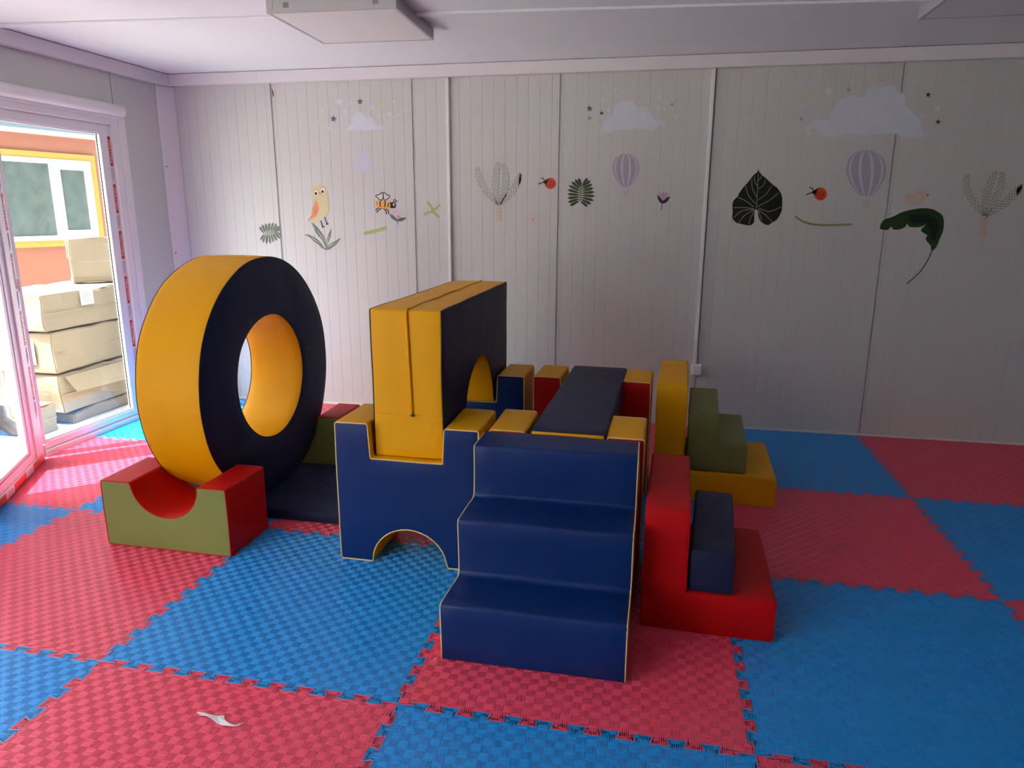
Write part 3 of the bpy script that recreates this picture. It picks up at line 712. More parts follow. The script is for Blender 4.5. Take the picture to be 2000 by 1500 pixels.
cloud(ck2, [(385, 1000), (450, 1008), (520, 1025), (600, 1022), (660, 990), (720, 975), (800, 985), (880, 985), (960, 995), (1020, 990), (1060, 965), (1150, 975), (1250, 965), (1330, 990), (1400, 985), (1450, 950), (1530, 880), (1560, 930), (1550, 975), (1600, 930), (1605, 870), (1560, 830), (1500, 800), (1400, 800), (1370, 720), (1320, 630), (1250, 570), (1170, 545), (1100, 565), (1050, 520), (1010, 455), (950, 440), (900, 455), (840, 440), (780, 470), (740, 510), (670, 560), (650, 640), (630, 700), (540, 740), (500, 800), (450, 900), (430, 960)], [(880, 720, 180, 150), (1180, 780, 130, 120)], 'middle-sized pale cloud painted on the wall above the striped mauve balloon')
cloud(ck3, [(240, 845), (200, 800), (210, 740), (270, 690), (300, 655), (400, 655), (490, 650), (510, 570), (580, 480), (640, 410), (720, 370), (800, 358), (860, 385), (930, 360), (970, 290), (1030, 245), (1130, 255), (1200, 235), (1280, 240), (1330, 290), (1400, 330), (1430, 400), (1420, 470), (1480, 520), (1560, 600), (1620, 700), (1630, 790), (1660, 820), (1710, 800), (1715, 830), (1660, 855), (1560, 860), (1460, 872), (1370, 855), (1290, 820), (1180, 830), (1060, 830), (930, 852), (860, 825), (780, 820), (640, 825), (560, 850), (480, 855), (400, 820), (350, 780), (300, 745), (262, 775), (288, 820)], [(1050, 560, 230, 220), (700, 620, 150, 150), (1450, 690, 120, 130)], 'largest pale cloud painted high on the wall at right')
# balloons
def balloon(f, cx, top, bot, rx, label, base, stripe, basket, nst=5, neck=0.72):
    def env(y):
        t = (y-top)/(bot-top)
        if neck > 0.9: return rx*math.sqrt(max(0, 1-(2*t-1)**2))
        if t < 0.42: return rx*math.sqrt(max(0, 1-((0.42-t)/0.42)**2))
        u = (t-0.42)/0.58; return rx*(1-neck*u**1.9)
    ys = [top+(bot-top)*(1-cos(pi*k/28))/2 for k in range(29)]
    o = flat([[Vector(f(cx-env(y), y)) for y in ys]+[Vector(f(cx+env(y), y)) for y in ys[::-1]]], 'balloon_painting', base)
    tag(o, label, 'balloon painting', 'painted hot air balloons')
    if stripe:
        for k in range(nst):
            l0 = -1+2*(k+0.14)/nst; l1 = -1+2*(k+0.86)/nst; a0, a1 = sin(l0*pi/2), sin(l1*pi/2)
            yy = ys[2:-1]
            flat([[Vector(f(cx+env(y)*a0*0.96, y)) for y in yy]+[Vector(f(cx+env(y)*a1*0.96, y)) for y in yy[::-1]]], 'stripe', stripe, o, 1)
    h = bot-top; w = rx*0.26
    flat([[Vector(f(cx-w, bot)), Vector(f(cx+w, bot)), Vector(f(cx+w*0.95, bot+h*0.07)), Vector(f(cx-w*0.95, bot+h*0.07))]], 'skirt', base, o, 1)
    flat([[Vector(f(cx-w*0.8, bot+h*0.09)), Vector(f(cx+w*0.8, bot+h*0.09)), Vector(f(cx+w*0.7, bot+h*0.27)), Vector(f(cx-w*0.7, bot+h*0.27))]], 'basket', basket, o, 1)
bw = paint('balloon_white_paint', (0.62, 0.60, 0.68), 0.75); bm_ = paint('balloon_mauve_paint', (0.37, 0.31, 0.42), 0.8); bl = paint('balloon_lilac_paint', (0.62, 0.60, 0.74), 0.8); bk = paint('basket_pink_paint', (0.60, 0.47, 0.45), 0.5)
bv_ = paint('balloon_violet_paint', (0.37, 0.34, 0.47), 0.8)
balloon(c1, 982, 617, 795, 69, 'plain lilac balloon painted on the wall above and left of the bee', bl, None, bk, neck=0.95)
balloon(c2, 1290, 598, 862, 109, 'mauve striped balloon painted on the wall right of the middle, under the cloud', bw, bm_, bk)
balloon(c3, 951, 562, 858, 134, 'largest violet striped balloon painted under the large right cloud', bw, bv_, bk)
o = flat([shape(ck3, [(1862, 900), (1885, 940), (1882, 990), (1850, 1040), (1862, 970)])], 'moon_painting', SC['k'][1]); tag(o, 'small pale crescent painted right of the largest balloon', 'moon painting')
# owl
o = flat([shape(cow, [(172, 300), (200, 235), (260, 205), (340, 195), (410, 225), (450, 280), (465, 400), (495, 500), (500, 600), (480, 700), (440, 770), (390, 810), (340, 850), (280, 885), (220, 880), (150, 850), (200, 800), (230, 700), (220, 600), (230, 520), (215, 440), (182, 370)])], 'owl_painting', paint('owl_cream_paint', (0.66, 0.60, 0.34)))
tag(o, 'cream owl with an orange wing painted on the wall above the big ring', 'owl painting')
flat([shape(cow, [(245, 482), (290, 520), (312, 600), (300, 700), (240, 790), (180, 820), (120, 860), (105, 840), (160, 770), (178, 700), (185, 630), (220, 570)])], 'wing', paint('orange_wing_paint', (0.80, 0.36, 0.17)), o, 1)
flat([stroke(cow, p, 9, 3) for p in ([(250, 520), (235, 600), (215, 680)], [(275, 560), (265, 640), (240, 740)], [(245, 640), (215, 740), (160, 800)], [(290, 620), (275, 700), (235, 770)])], 'feathers', paint('dark_orange_paint', (0.62, 0.20, 0.08)), o, 2)
for x, y, r in ((255, 340, 46), (377, 305, 50)):
    e_ = flat([disc(cow, x, y, r, r*1.15)], 'eye', paint('eye_white_paint', (0.8, 0.76, 0.72)), o, 1)
    flat([disc(cow, x+1, y+16, 23, 27)], 'pupil', paint('pupil_paint', (0.05, 0.02, 0.015)), e_, 2)
    flat([stroke(cow, [(x-45, y+10), (x-35, y-42), (x+5, y-66), (x+42, y-40), (x+52, y+10)], 9)], 'brow', paint('brow_paint', (0.60, 0.30, 0.17)), o, 2)
flat([shape(cow, [(330, 330), (350, 350), (330, 372), (315, 352)])], 'beak', paint('dark_orange_paint', (0.62, 0.20, 0.08)), o, 2)
BK = paint('black_paint', (0.018, 0.016, 0.02))
for pts in ([[(340, 850), (358, 900), (365, 945)], [(365, 935), (372, 990), (410, 960)]], [[(415, 790), (432, 840), (450, 880)], [(440, 870), (445, 935), (495, 915)]]):
    flat([stroke(cow, pts[0], 16, 3), [Vector(cow(*p)) for p in pts[1]]], 'leg', BK, o, 1)
# leafy plant under the owl
GD = paint('grey_green_paint', (0.17, 0.225, 0.16)); GP = paint('pale_green_paint', (0.52, 0.56, 0.46))
leafs = [[(172, 893), (230, 930), (290, 985), (350, 1070), (410, 1160), (432, 1250), (445, 1370), (400, 1270), (350, 1185), (290, 1125), (250, 1060), (212, 970)], [(50, 1108), (130, 1110), (210, 1150), (290, 1205), (350, 1275), (420, 1375), (360, 1352), (300, 1292), (220, 1235), (150, 1165)],
         [(541, 998), (523, 1100), (502, 1190), (472, 1270), (445, 1320), (452, 1200), (485, 1100)], [(703, 1168), (660, 1250), (580, 1325), (500, 1380), (420, 1388), (450, 1330), (530, 1270), (610, 1225)]]
o = flat([shape(cow, leafs[0])], 'plant_painting', GD); tag(o, 'grey-green plant with long blades painted under the owl', 'plant painting')
for l in leafs[1:]: flat([shape(cow, l)], 'blade', GD, o, 1)
flat([stroke(cow, p, 14, 4, True) for p in ([(285, 1030), (330, 1110), (400, 1190), (415, 1260)], [(170, 1150), (240, 1205), (330, 1270)], [(492, 1120), (470, 1220), (455, 1290)], [(470, 1340), (530, 1300), (590, 1265)])], 'highlight', GP, o, 2)
# ferns
def fern(f0, cx0, cy0, R, label, cols, lean, n=9, rot=0.0):
    L = []; cx = cy = 0
    f = lambda x, y: f0(cx0+x*cos(rot)-y*sin(rot), cy0+x*sin(rot)+y*cos(rot))
    for k in range(n):
        t = k/(n-1)
        for s in (-1, 1):
            a = radians(-66+105*t+6*s); ln = R*(0.80+0.22*sin(pi*t)+0.06*sin(9*t+s)); bx = cx+lean*(t-0.5)*R*0.25; by = cy-R*0.45+R*1.0*t
            dx, dy = s*cos(a), sin(a)
            px_, py_ = -dy, dx; w = R*0.098
            tip = (bx+dx*ln, by+dy*ln*0.8)
            L.append([Vector(f(bx, by)), Vector(f(bx+dx*ln*0.35+px_*w*0.8, by+dy*ln*0.28+py_*w*0.8)), Vector(f(bx+dx*ln*0.78+px_*w, by+dy*ln*0.62+py_*w)), Vector(f(*tip)), Vector(f(bx+dx*ln*0.78-px_*w, by+dy*ln*0.62-py_*w)), Vector(f(bx+dx*ln*0.35-px_*w*0.8, by+dy*ln*0.28-py_*w*0.8))])
    o = flat([L[0]], 'fern_painting', cols[0])
    me = o.data; C.objects.unlink(o); bpy.data.objects.remove(o)
    bm = bmesh.new()
    for P in L:
        f_ = bm.faces.new([bm.verts.new((p.x, YW-0.0017-random.uniform(0, 0.0003), p.y)) for p in P])
        f_.normal_update()
        if f_.normal.y > 0: f_.normal_flip()
    bm.to_mesh(me); bm.free()
    o = link('fern_painting', me, None, cols[0]); tag(o, label, 'plant painting', 'painted leaf clusters')
    flat([stroke(f, [(cx-lean*R*0.12, cy-R*0.75), (cx, cy), (cx+lean*R*0.12, cy+R*0.6)], R*0.07, 4, True)], 'midrib', cols[1], o, 1)
    flat([[l[0]*0.9+l[3]*0.1, l[0].lerp(l[3], 0.5)+Vector((0, 0.0012)), l[0]*0.25+l[3]*0.75, l[0].lerp(l[3], 0.5)-Vector((0, 0.0012))] for l in L], 'vein', cols[1], o, 1)
fern(c1, 205, 1305, 92, 'small grey-green leaf cluster painted on the wall left of the owl plant', (paint('fern_paint', (0.13, 0.18, 0.125)), paint('fern_light_paint', (0.26, 0.34, 0.20))), 0.3, n=8, rot=1.45)
fern(c2, 938, 905, 112, 'dark green leaf cluster painted on the wall under the left edge of the middle cloud', (paint('dark_fern_paint', (0.035, 0.055, 0.022)), paint('fern_olive_paint', (0.11, 0.17, 0.05))), -0.5)
# bee
OB = paint('bee_orange_paint', (0.82, 0.44, 0.10)); o = flat([shape(cbe, [(180, 500), (205, 430), (300, 415), (430, 425), (540, 440), (575, 520), (560, 610), (470, 640), (330, 628), (230, 600)])], 'bee_painting', OB); tag(o, 'orange and black bee painted on the wall right of the owl', 'bee painting')
flat([stroke(cbe, p, w, 3) for p, w in (([(215, 465), (225, 500), (235, 530)], 14), ([(300, 440), (300, 500), (305, 585)], 30), ([(430, 440), (430, 510), (415, 590)], 28), ([(520, 490), (512, 540), (500, 590)], 24))], 'body_stripe', BK, o, 1)
hd = flat([shape(cbe, [(553, 475), (640, 465), (700, 480), (715, 550), (685, 615), (600, 620), (560, 605), (575, 540)])], 'head', BK, o, 1)
flat([disc(cbe, 668, 530, 34, 42)], 'eye', paint('eye_white_paint', (0.8, 0.76, 0.72)), hd, 2); flat([disc(cbe, 678, 540, 20, 26)], 'pupil', BK, hd, 3)
for p in ([(655, 475), (650, 420), (680, 393), (705, 395)], [(690, 480), (700, 440), (730, 430), (765, 442)]): flat([stroke(cbe, p, 17)], 'antenna', BK, hd, 2)
for p in ([(345, 420), (280, 395), (225, 340), (192, 292), (300, 255), (350, 205), (390, 300)], [(420, 425), (380, 300), (400, 215), (480, 275), (545, 290), (530, 350)]):
    wg = flat([shape(cbe, p)], 'wing', paint('wing_white_paint', (0.72, 0.71, 0.70), 0.8), o, 2); flat([stroke(cbe, p+[p[0]], 20, 4)], 'outline', BK, wg, 3)
for p in ([(270, 615), (215, 640), (195, 690)], [(340, 625), (260, 670), (208, 742)], [(385, 632), (450, 690), (465, 775)], [(460, 640), (510, 690), (525, 780)]): flat([stroke(cbe, p, 24)], 'leg', BK, o, 1)
# flowers
BG = paint('slate_leaf_paint', (0.12, 0.14, 0.155)); PK = paint('pink_petal_paint', (0.68, 0.46, 0.62), 0.6)
o = flat([shape(cbe, [(545, 778), (620, 798), (690, 860), (752, 912), (800, 875), (880, 866), (978, 870), (920, 935), (850, 962), (750, 962), (680, 940), (600, 880)], 3)], 'flower_painting', BG); tag(o, 'pink flower with slate leaves painted just below the bee', 'flower painting', 'painted pink flowers')
flat([shape(cbe, [(640, 790), (610, 700), (700, 660), (790, 640), (860, 720), (850, 830), (800, 862), (752, 900), (700, 850)])], 'petals', PK, o, 1); flat([shape(cbe, [(750, 825), (780, 815), (810, 835), (775, 858)])], 'flower_centre', paint('magenta_paint', (0.50, 0.10, 0.28)), o, 2); flat([stroke(cbe, [(750, 955), (755, 1000), (772, 1042)], 18)], 'stem', BG, o, 1)
o = flat([shape(c2, [(1534, 922), (1562, 948), (1580, 968), (1602, 948), (1633, 937), (1612, 975), (1580, 990), (1550, 975)], 3)], 'flower_painting', BK); tag(o, 'pink flower with black leaves painted right of the mauve striped balloon', 'flower painting', 'painted pink flowers')
flat([shape(c2, [(1556, 938), (1548, 905), (1568, 915), (1582, 895), (1598, 912), (1618, 908), (1610, 940), (1580, 968)], 3)], 'petals', paint('mauve_petal_paint', (0.50, 0.30, 0.50), 0.9), o, 1); flat([stroke(c2, [(1576, 985), (1570, 1010), (1567, 1046)], 5)], 'stem', BK, o, 1)
# green strokes
GY = paint('yellow_green_paint', (0.42, 0.47, 0.17)); OL = paint('olive_stroke_paint', (0.30, 0.30, 0.10))
o = flat([stroke(c1, [(990, 1312), (1085, 1290), (1183, 1262)], 26)], 'twig_painting', GY); tag(o, 'short light green stroke painted on the wall below the bee', 'twig painting')
o = flat([stroke(cbe, [(1535, 450), (1600, 550), (1660, 640), (1655, 725)], 60)], 'twig_painting', GY); tag(o, 'light green crossed leaf shape painted left of the left trunking', 'twig painting')
flat([stroke(cbe, [(1868, 530), (1790, 600), (1690, 680)], 48)], 'blade', GY, o, 1); flat([stroke(cbe, [(1445, 792), (1550, 730), (1690, 725), (1770, 800), (1845, 850)], 56)], 'blade', GY, o, 1)
o = flat([stroke(clf, [(988, 708), (1090, 775), (1230, 815), (1400, 826), (1580, 822), (1752, 815)], 28)], 'twig_painting', OL); tag(o, 'long curved olive stroke painted under the right ladybird', 'twig painting')
o = flat([stroke(c1, [(222, 103), (228, 135), (233, 168)], 7, 4, True)], 'scratch_mark', BK); tag(o, 'short black scratch high on the wall at the second panel seam', 'mark')
# ladybirds
LR = paint('ladybird_red_paint', (0.74, 0.075, 0.03))
def ladybird(f, s, cx, cy, r, label):
    g = lambda x, y: f(cx+x*r, cy+y*r)
    o = flat([disc(g, 0, 0, 1, 1, 30)], 'ladybird_painting', LR); tag(o, label, 'ladybird painting', 'painted ladybirds')
    h = flat([[Vector(g(*p)) for p in ((-0.42, -0.86), (-1.15, -0.45), (-1.35, -0.2), (-0.98, 0.1), (-0.72, 0.06), (-0.5, -0.35))]], 'head', BK, o, 1)
    flat([stroke(g, [(-1.1, -0.5), (-1.25, -0.85), (-1.68, -0.98)], 0.15)], 'antenna', BK, h, 2); flat([stroke(g, [(-1.2, -0.25), (-1.7, -0.05), (-2.2, 0.12)], 0.17)], 'antenna', BK, h, 2)
    flat([stroke(g, [(-0.65, -0.3), (0, 0.08), (0.62, 0.42)], 0.07, 3)]+[disc(g, x, y, 0.1, 0.11, 10) for x, y in ((-0.25, -0.6), (0.1, -0.28), (0.55, -0.22), (-0.6, 0.2), (-0.2, 0.35), (0.15, 0.62), (0.5, 0.1))], 'spots', BK, o, 1)
ladybird(c2, 1, 700, 833, 44, 'red ladybird painted on the wall right of the left dashed tree')
ladybird(clf, 1, 1325, 405, 88, 'red ladybird painted on the wall right of the black heart-shaped leaf')
# dashed palm trees
def palm(f, fr, trunk_, W, tip, label, dark):
    o = flat([[Vector(f(*p)) for p in trunk_]], 'tree_painting', paint('trunk_peach_paint', (0.66, 0.46, 0.33), 0.75)); tag(o, label, 'tree painting', 'painted dashed trees')
    fill = paint('frond_fill_paint', (0.56, 0.60, 0.50), 0.5); DS = []
    (tx0, ty0), _, (tx1, ty1), _2 = trunk_
    for k in range(5):
        y = ty0+(ty1-ty0)*(k+0.5)/5; flat([stroke(f, [(tx0+3, y), ((tx0+tx1)/2, y+2), (tx1-3, y-2)], W*0.10, 2)], 'trunk_band', paint('trunk_light_paint', (0.74, 0.66, 0.58), 0.6), o, 1)
    for pts in fr:
        P0 = smooth_poly(pts, 24, False); P = [P0[0]]; acc = 0
        for a_, b_ in zip(P0, P0[1:]):
            acc += (b_-a_).length
            if acc >= W*0.17: P.append(b_); acc = 0
        n = len(P); L = []; R_ = []
        for i, p in enumerate(P):
            t = (P[min(i+1, n-1)]-P[max(i-1, 0)]).normalized(); nn = Vector((-t.y, t.x)); u = i/(n-1); w = W*(0.10+0.62*sin(pi*min(1, u*0.85+0.12))**0.7)*0.5
            L.append(p+nn*w); R_.append(p-nn*w)
            for q in ((-0.95, 0.0, 0.95) if i % 2 else (-0.5, 0.5)):
                c_ = p+nn*w*q+t*random.uniform(-1, 1)*W*0.02; l = W*0.085
                d2 = (t+nn*q*0.2).normalized(); m2 = Vector((-d2.y, d2.x))*W*0.038
                DS.append([Vector(f(*(c_-d2*l))), Vector(f(*(c_-d2*l*0.4+m2))), Vector(f(*(c_+d2*l*0.6+m2))), Vector(f(*(c_+d2*l))), Vector(f(*(c_-m2)))])
        flat([[Vector(f(*p)) for p in L+R_[::-1]]], 'frond', fill, o, 1)
    flat(DS, 'leaf_dashes', dark, o, 2)
    flat([shape(f, tip)], 'green_tip', paint('bright_green_paint', (0.14, 0.28, 0.05), 0.8), o, 1)
palm(c2, [[(130, 712), (150, 800), (205, 900), (285, 995)], [(292, 675), (275, 780), (275, 900), (292, 995)], [(335, 682), (352, 780), (340, 900), (305, 995)], [(466, 758), (425, 860), (370, 930), (312, 1000)]], [(275, 1005), (320, 1005), (318, 1128), (280, 1128)], 72, [(466, 755), (472, 790), (465, 830), (452, 840), (455, 800)], 'dashed palm-like tree painted right of the left trunking', paint('dash_dark_paint', (0.07, 0.085, 0.06)))
palm(c7, [[(1140, 128), (1120, 260), (1200, 430), (1320, 600)], [(1468, 95), (1385, 260), (1345, 430), (1330, 605)], [(1545, 105), (1525, 270), (1440, 450), (1345, 605)], [(1765, 250), (1650, 390), (1520, 500), (1360, 610)]], [(1290, 600), (1372, 600), (1345, 850), (1280, 850)], 120, [(1765, 250), (1772, 300), (1745, 350), (1715, 365), (1712, 300)], 'dashed palm-like tree painted at the far right of the wall', paint('dash_dark2_paint', (0.04, 0.042, 0.032)))
o = flat([disc(c2, 565, 1115, 34, 40)], 'blot_painting', paint('peach_blot_paint', (0.78, 0.50, 0.36), 0.35)); tag(o, 'faint peach spot with a dark dot painted right of the left dashed tree trunk', 'mark'); flat([disc(c2, 564, 1114, 4, 4, 10)], 'dot', BK, o, 1)
o = flat([shape(c7, [(390, 380), (450, 350), (520, 345), (570, 310), (630, 318), (680, 365), (645, 430), (560, 478), (460, 475), (420, 425)])], 'bird_painting', paint('peach_bird_paint', (0.66, 0.42, 0.30), 0.6)); tag(o, 'faint peach bird shape painted above the big curved green leaf', 'bird painting')
flat([shape(c7, [(460, 420), (540, 400), (610, 420), (560, 465), (480, 465)])], 'belly', paint('cream_bird_paint', (0.62, 0.52, 0.36), 0.6), o, 1); flat([shape(c7, [(655, 370), (680, 350), (675, 370)])], 'beak', BK, o, 1)
# heart-shaped leaf
o = flat([shape(clf, [(490, 60), (500, 105), (540, 150), (600, 200), (640, 240), (690, 285), (740, 320), (770, 360), (800, 410), (812, 470), (810, 560), (805, 630), (780, 690), (740, 750), (680, 790), (620, 825), (560, 805), (510, 760), (490, 700), (480, 630), (460, 615), (440, 640), (435, 720), (430, 790), (380, 828), (310, 822), (240, 805), (190, 790), (140, 730), (145, 650), (140, 550), (160, 490), (210, 440), (240, 380), (300, 300), (350, 250), (400, 180), (440, 140), (480, 105)], 3)], 'leaf_painting', paint('black_green_paint', (0.006, 0.008, 0.003))); tag(o, 'large black heart-shaped leaf with pale veins painted right of the right trunking', 'leaf painting')
VN = [[(490, 130), (482, 300), (470, 480), (462, 600)], [(435, 170), (445, 250), (480, 300)], [(400, 200), (410, 330), (475, 460)], [(315, 290), (360, 430), (455, 540)], [(215, 450), (320, 500), (430, 580)], [(150, 590), (300, 590), (430, 605)], [(160, 720), (280, 630), (440, 615)], [(225, 795), (310, 690), (440, 620)], [(360, 815), (390, 720), (445, 625)], [(540, 155), (495, 225)], [(585, 215), (560, 290), (490, 335)], [(670, 295), (600, 400), (485, 490)], [(765, 390), (640, 490), (475, 575)], [(795, 580), (640, 640), (490, 595)], [(680, 790), (590, 690), (485, 620)], [(535, 770), (510, 680), (480, 625)]]
flat([stroke(clf, p, 7, 5) for p in VN], 'veins', paint('vein_paint', (0.42, 0.42, 0.30)), o, 1)
# curved banana leaf
o = flat([shape(c7, [(110, 745), (130, 690), (170, 650), (260, 620), (360, 570), (470, 540), (600, 520), (720, 530), (810, 575), (850, 620), (860, 710), (845, 800), (810, 880), (790, 940), (760, 990), (715, 1020), (705, 960), (670, 920), (645, 880), (665, 840), (640, 820), (590, 780), (645, 715), (600, 735), (530, 745), (450, 735), (435, 700), (400, 745), (330, 770), (265, 768), (245, 735), (200, 775), (120, 765)], 3)], 'leaf_painting', paint('banana_green_paint', (0.018, 0.055, 0.012))); tag(o, 'large curved dark green leaf with a long stalk painted at right under the bird', 'leaf painting')
flat([shape(c7, [(470, 600), (600, 590), (740, 620), (800, 700), (790, 820), (740, 900), (700, 850), (690, 760), (640, 690), (520, 700), (450, 660)], 3)], 'dark_patch', paint('dark_green_paint', (0.006, 0.016, 0.008)), o, 1)
flat([stroke(c7, [(718, 1015), (690, 1090), (600, 1240), (500, 1340), (425, 1405)], 13, 6)], 'stalk', paint('stalk_paint', (0.07, 0.045, 0.045)), o, 1)

# ------------------------------------------------------------------ torn scrap on the mat
sp2 = [(385, 1393), (398, 1395), (408, 1397), (424, 1399), (437, 1398), (439, 1406), (448, 1414), (460, 1419), (476, 1413), (462, 1421), (440, 1418), (425, 1413), (412, 1405), (402, 1401), (393, 1400)]
def floorpt(px, py, z=0.0):
    d = RT*((px-1000)/FPX)-UP*((py-750)/FPX)+FW; t = (z-CAM.z)/d.z; p = CAM+d*t; return Vector((p.x, p.y))
P = smooth_poly([floorpt(*q) for q in sp2], 3); m_ = MB(); n = len(P)
m_.V = [(p.x, p.y, 0.0012+0.0045*(0.5+0.5*sin(p.x*60+p.y*30))) for p in P]+[(p.x, p.y, 0.0002+0.0045*(0.5+0.5*sin(p.x*60+p.y*30))) for p in P]
m_.F = [list(range(n)), list(range(2*n-1, n-1, -1))]+[[k, (k+1) % n, n+(k+1) % n, n+k] for k in range(n)]
o = m_.build('torn_scrap', mat('white_scrap', (0.66, 0.66, 0.70), 0.5)); tag(o, 'torn white scrap lying on the red mat at the front', 'scrap')
# stray thread tuft at the steps corner
th_ = MB()
for k in range(5):
    a = random.uniform(0, 6.28); th_.tube([(0.052, 0.222, 0.012), (0.050+0.006*cos(a), 0.216+0.006*sin(a), 0.007), (0.047+0.018*cos(a), 0.212+0.014*sin(a), 0.002)], 0.0006, k=4)
o = th_.build('loose_threads', mat('thread', (0.6, 0.55, 0.45), 0.7)); tag(o, 'frayed pale threads at the front left foot of the blue steps', 'threads', kind='stuff')
# ------------------------------------------------------------------ outside, seen through the glass
o = struct(MB().box(-30, XL-TH-0.005, -25, 30, -0.30, -0.16).build('ground', mat('pale_concrete', (0.56, 0.53, 0.49), 0.8, 0.2, [(30, 0.3, 0.01)], 0.12)))
M['orange'] = mat('orange_render', (0.36, 0.145, 0.10), 0.8, 0.2, [(60, 0.3, 0.004)], 0.06)
M['surround'] = mat('yellow_render', (0.42, 0.29, 0.075), 0.75, 0.2)
M['dglass'] = mat('dusty_window_glass', (0.11, 0.14, 0.135), 0.2, 0.5, None, 0.5, vscale=6)
A = Vector((-6.60, 5.40)); ang = math.atan2(1.1, 0.25)
b_ = empty('building', (A.x, A.y, -0.16), ang); tag(b_, 'orange container building with a yellow-framed window across the yard', 'building')
# local x runs along the facade (away from the viewer), local -y faces the room
m0 = MB(); m0.box(-9, 1.42, 0, 3.0, 0, 2.42); m0.build('wall', M['orange'], b_)
rf = MB().box(-9.05, 1.47, -0.04, 3.04, 2.42, 2.47).build('roof_edge', M['white'], b_)
WX1 = 1.0; WX0 = -1.35; Z0 = 1.205; Z1 = 2.15
s_ = MB(); rect = lambda mb, x0, x1, z0, z1, w, ya, yb: mb.box(x0, x1, ya, yb, z0, z0+w).box(x0, x1, ya, yb, z1-w, z1).box(x0, x0+w, ya, yb, z0+w, z1-w).box(x1-w, x1, ya, yb, z0+w, z1-w)
rect(s_, WX0-0.08, WX1+0.08, Z0-0.075, Z1+0.075, 0.085, -0.03, 0.005); s_.build('window_surround', M['surround'], b_)
f_ = MB(); rect(f_, WX0, WX1, Z0, Z1, 0.055, -0.045, 0.0); f_.box(0.47, 0.56, -0.045, 0, Z0+0.055, Z1-0.055); f_.box(-0.60, -0.52, -0.045, 0, Z0+0.055, Z1-0.055)
rect(f_, 0.53, 0.965, Z0+0.055, Z1-0.055, 0.06, -0.055, -0.01)
wf = f_.build('window_frame', M['white'], b_, bevel=0.004)
MB().box(-0.52, 0.47, -0.022, -0.002, Z0+0.055, Z1-0.055).build('window_pane', M['dglass'], wf)
MB().box(0.59, 0.905, -0.032, -0.002, Z0+0.115, Z1-0.115).build('window_pane', M['dglass'], wf)
MB().box(WX0+0.055, -0.60, -0.022, -0.002, Z0+0.055, Z1-0.055).build('window_pane', M['dglass'], wf)

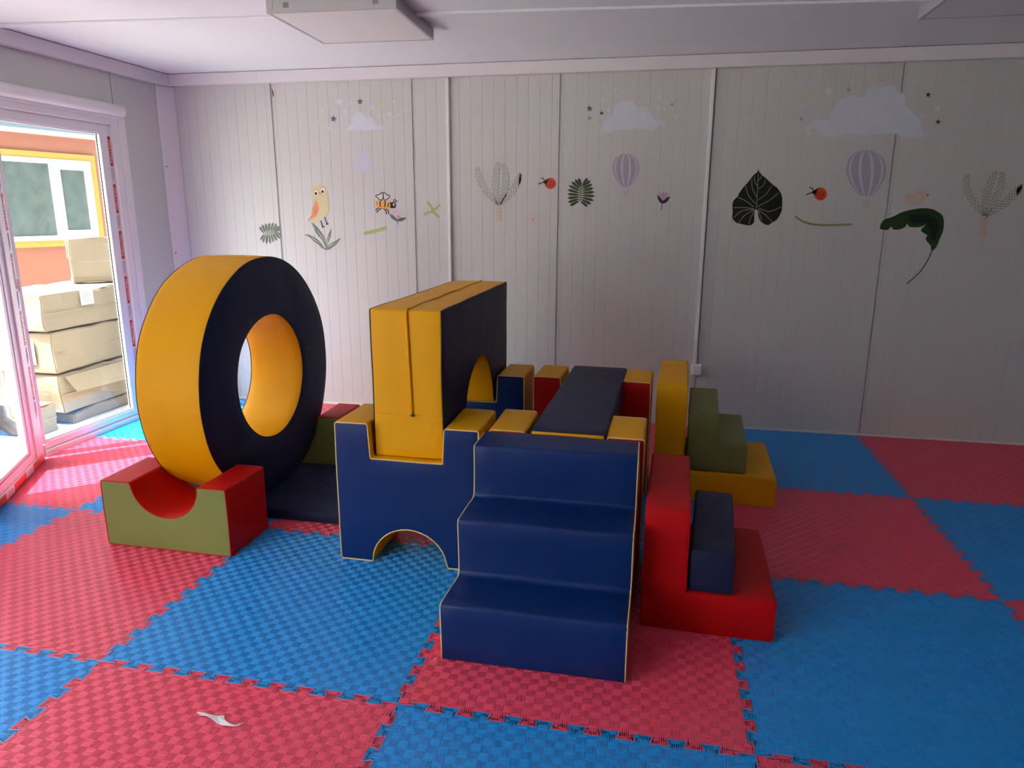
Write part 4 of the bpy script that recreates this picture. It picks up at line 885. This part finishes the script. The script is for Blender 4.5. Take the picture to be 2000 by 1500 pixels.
# cardboard boxes stacked close to the door
CB = mat('cardboard', (0.20, 0.158, 0.112), 0.75, 0.2, [(9, 0.5, 0.02), (70, 0.15, 0.002)], 0.10); CT = mat('parcel_tape', (0.23, 0.185, 0.135), 0.3, 0.5); LBm = mat('white_label', (0.34, 0.36, 0.37), 0.5)
def carton(x, y, z, w, d, h, yaw, label, seed, flap=None, tapes=True, lab=None):
    r = empty('cardboard_box', (x, y, z), yaw); tag(r, label, 'box', 'cardboard boxes stacked outside')
    bm = bmesh.new(); bmesh.ops.create_cube(bm, size=1)
    for v in bm.verts: v.co = Vector((v.co.x*w, v.co.y*d, (v.co.z+0.5)*h))
    bmesh.ops.bevel(bm, geom=bm.edges[:], offset=0.008, segments=2, affect='EDGES')
    for k in range(3):
        sz = (w, d, h)[k]; nv = Vector((0, 0, 0)); nv[k] = 1
        for q in range(1, 7):
            c = Vector((0, 0, h/2)); c[k] += sz*(q/7-0.5); bmesh.ops.bisect_plane(bm, geom=bm.verts[:]+bm.edges[:]+bm.faces[:], plane_co=c, plane_no=nv)
    for v in bm.verts:
        e_ = abs(v.co.z/h-0.5)*2
        v.co += noise.noise_vector(v.co*4.5+Vector((seed, 0, seed)))*0.024*(1 if v.co.z > 0.01 else 0.2)
    me = bpy.data.meshes.new('carton'); bm.to_mesh(me); bm.free()
    for p in me.polygons: p.use_smooth = False
    link('carton', me, r, CB)
    if tapes:
        MB().box(-w/2-0.004, w/2+0.004, -0.03, 0.03, h*0.996, h+0.004).build('parcel_tape', CT, r)
        MB().box(w/2, w/2+0.005, -d/2+0.01, d/2-0.01, h*0.47, h*0.485).build('crease', CT, r)
    if tapes:
        MB().box(-0.035, 0.035, -d/2-0.012, -d/2-0.006, h*0.55, h*0.98).build('parcel_tape', CT, r)
        MB().prism([(-w/2+0.02, h*0.99), (w/2-0.02, h*0.99), (w/2-0.02, h*0.995), (-w/2+0.02, h*0.995)], d*0.02, d*0.025, lambda a, b, c: (a, c, b)).build('flap_edge', M['gap'], r)
    if lab:
        fx, a, b, lw_, lh = lab
        if fx == '+x':
            l = MB().box(w/2+0.012, w/2+0.014, a-lw_/2, a+lw_/2, b-lh/2, b+lh/2).build('shipping_label', LBm, r)
            g = MB()
            for q in range(6): g.box(w/2+0.014, w/2+0.0145, a-lw_*0.38, a+lw_*(0.1+0.25*((q*37) % 3)/2), b+lh*(0.34-0.12*q)-0.003, b+lh*(0.34-0.12*q)+0.003)
        else:
            l = MB().box(a-lw_/2, a+lw_/2, -d/2-0.014, -d/2-0.012, b-lh/2, b+lh/2).build('shipping_label', LBm, r)
            g = MB()
            for q in range(6): g.box(a-lw_*0.05, a+lw_*(0.2+0.15*((q*37) % 3)/2), -d/2-0.0145, -d/2-0.014, b+lh*(0.34-0.12*q)-0.003, b+lh*(0.34-0.12*q)+0.003)
        g.build('print', M['ink'], l)
    return r
carton(-3.86, 3.13, 0.555, 0.62, 1.22, 0.26, 0.02, 'wide cardboard box outside carrying the topmost small box', 1, lab=('+x', -0.20, 0.205, 0.13, 0.11))
carton(-3.86, 3.02, 0.245, 0.60, 0.94, 0.29, 0.05, 'cardboard box outside with a white label on its sunny end, second in the wide stack', 2, lab=('-y', 0.10, 0.15, 0.12, 0.17))
carton(-3.81, 3.526, 0.83, 0.24, 0.56, 0.345, -0.72, 'topmost cardboard box outside with a torn corner', 3)
k4 = carton(-3.84, 3.04, -0.055, 0.62, 0.92, 0.285, 0.0, 'cardboard box outside, third from the top, label on its far end', 4, lab=('+x', 0.30, 0.19, 0.10, 0.15))
carton(-3.80, 3.10, -0.16, 0.50, 0.86, 0.09, 0.0, 'flat cardboard box at the very bottom of the wide stack outside', 5, tapes=False)
carton(-3.74, 2.42, -0.16, 0.40, 0.20, 0.21, 0.03, 'small sunlit cardboard box on the ground in front of the wide stack', 6)
carton(-3.95, 1.95, -0.16, 0.5, 0.42, 0.30, 0.2, 'crumpled cardboard box on the ground seen through the open door leaf', 7, tapes=False)
carton(-3.98, 1.98, 0.155, 0.46, 0.40, 0.26, 0.1, 'cardboard box seen through the open door leaf, standing on the crumpled one', 8, tapes=False)

fl = MB().prism([(-0.30, 0.0), (0.30, 0.0), (0.27, 0.13), (-0.25, 0.15)], -0.002, 0.002).build('open_flap', CB, k4)
fl.location = (0.325, -0.13, 0.27); fl.rotation_euler = (0.0, 1.05, -1.571+0.0)
fl.rotation_euler = (radians(-62), 0, radians(-90))
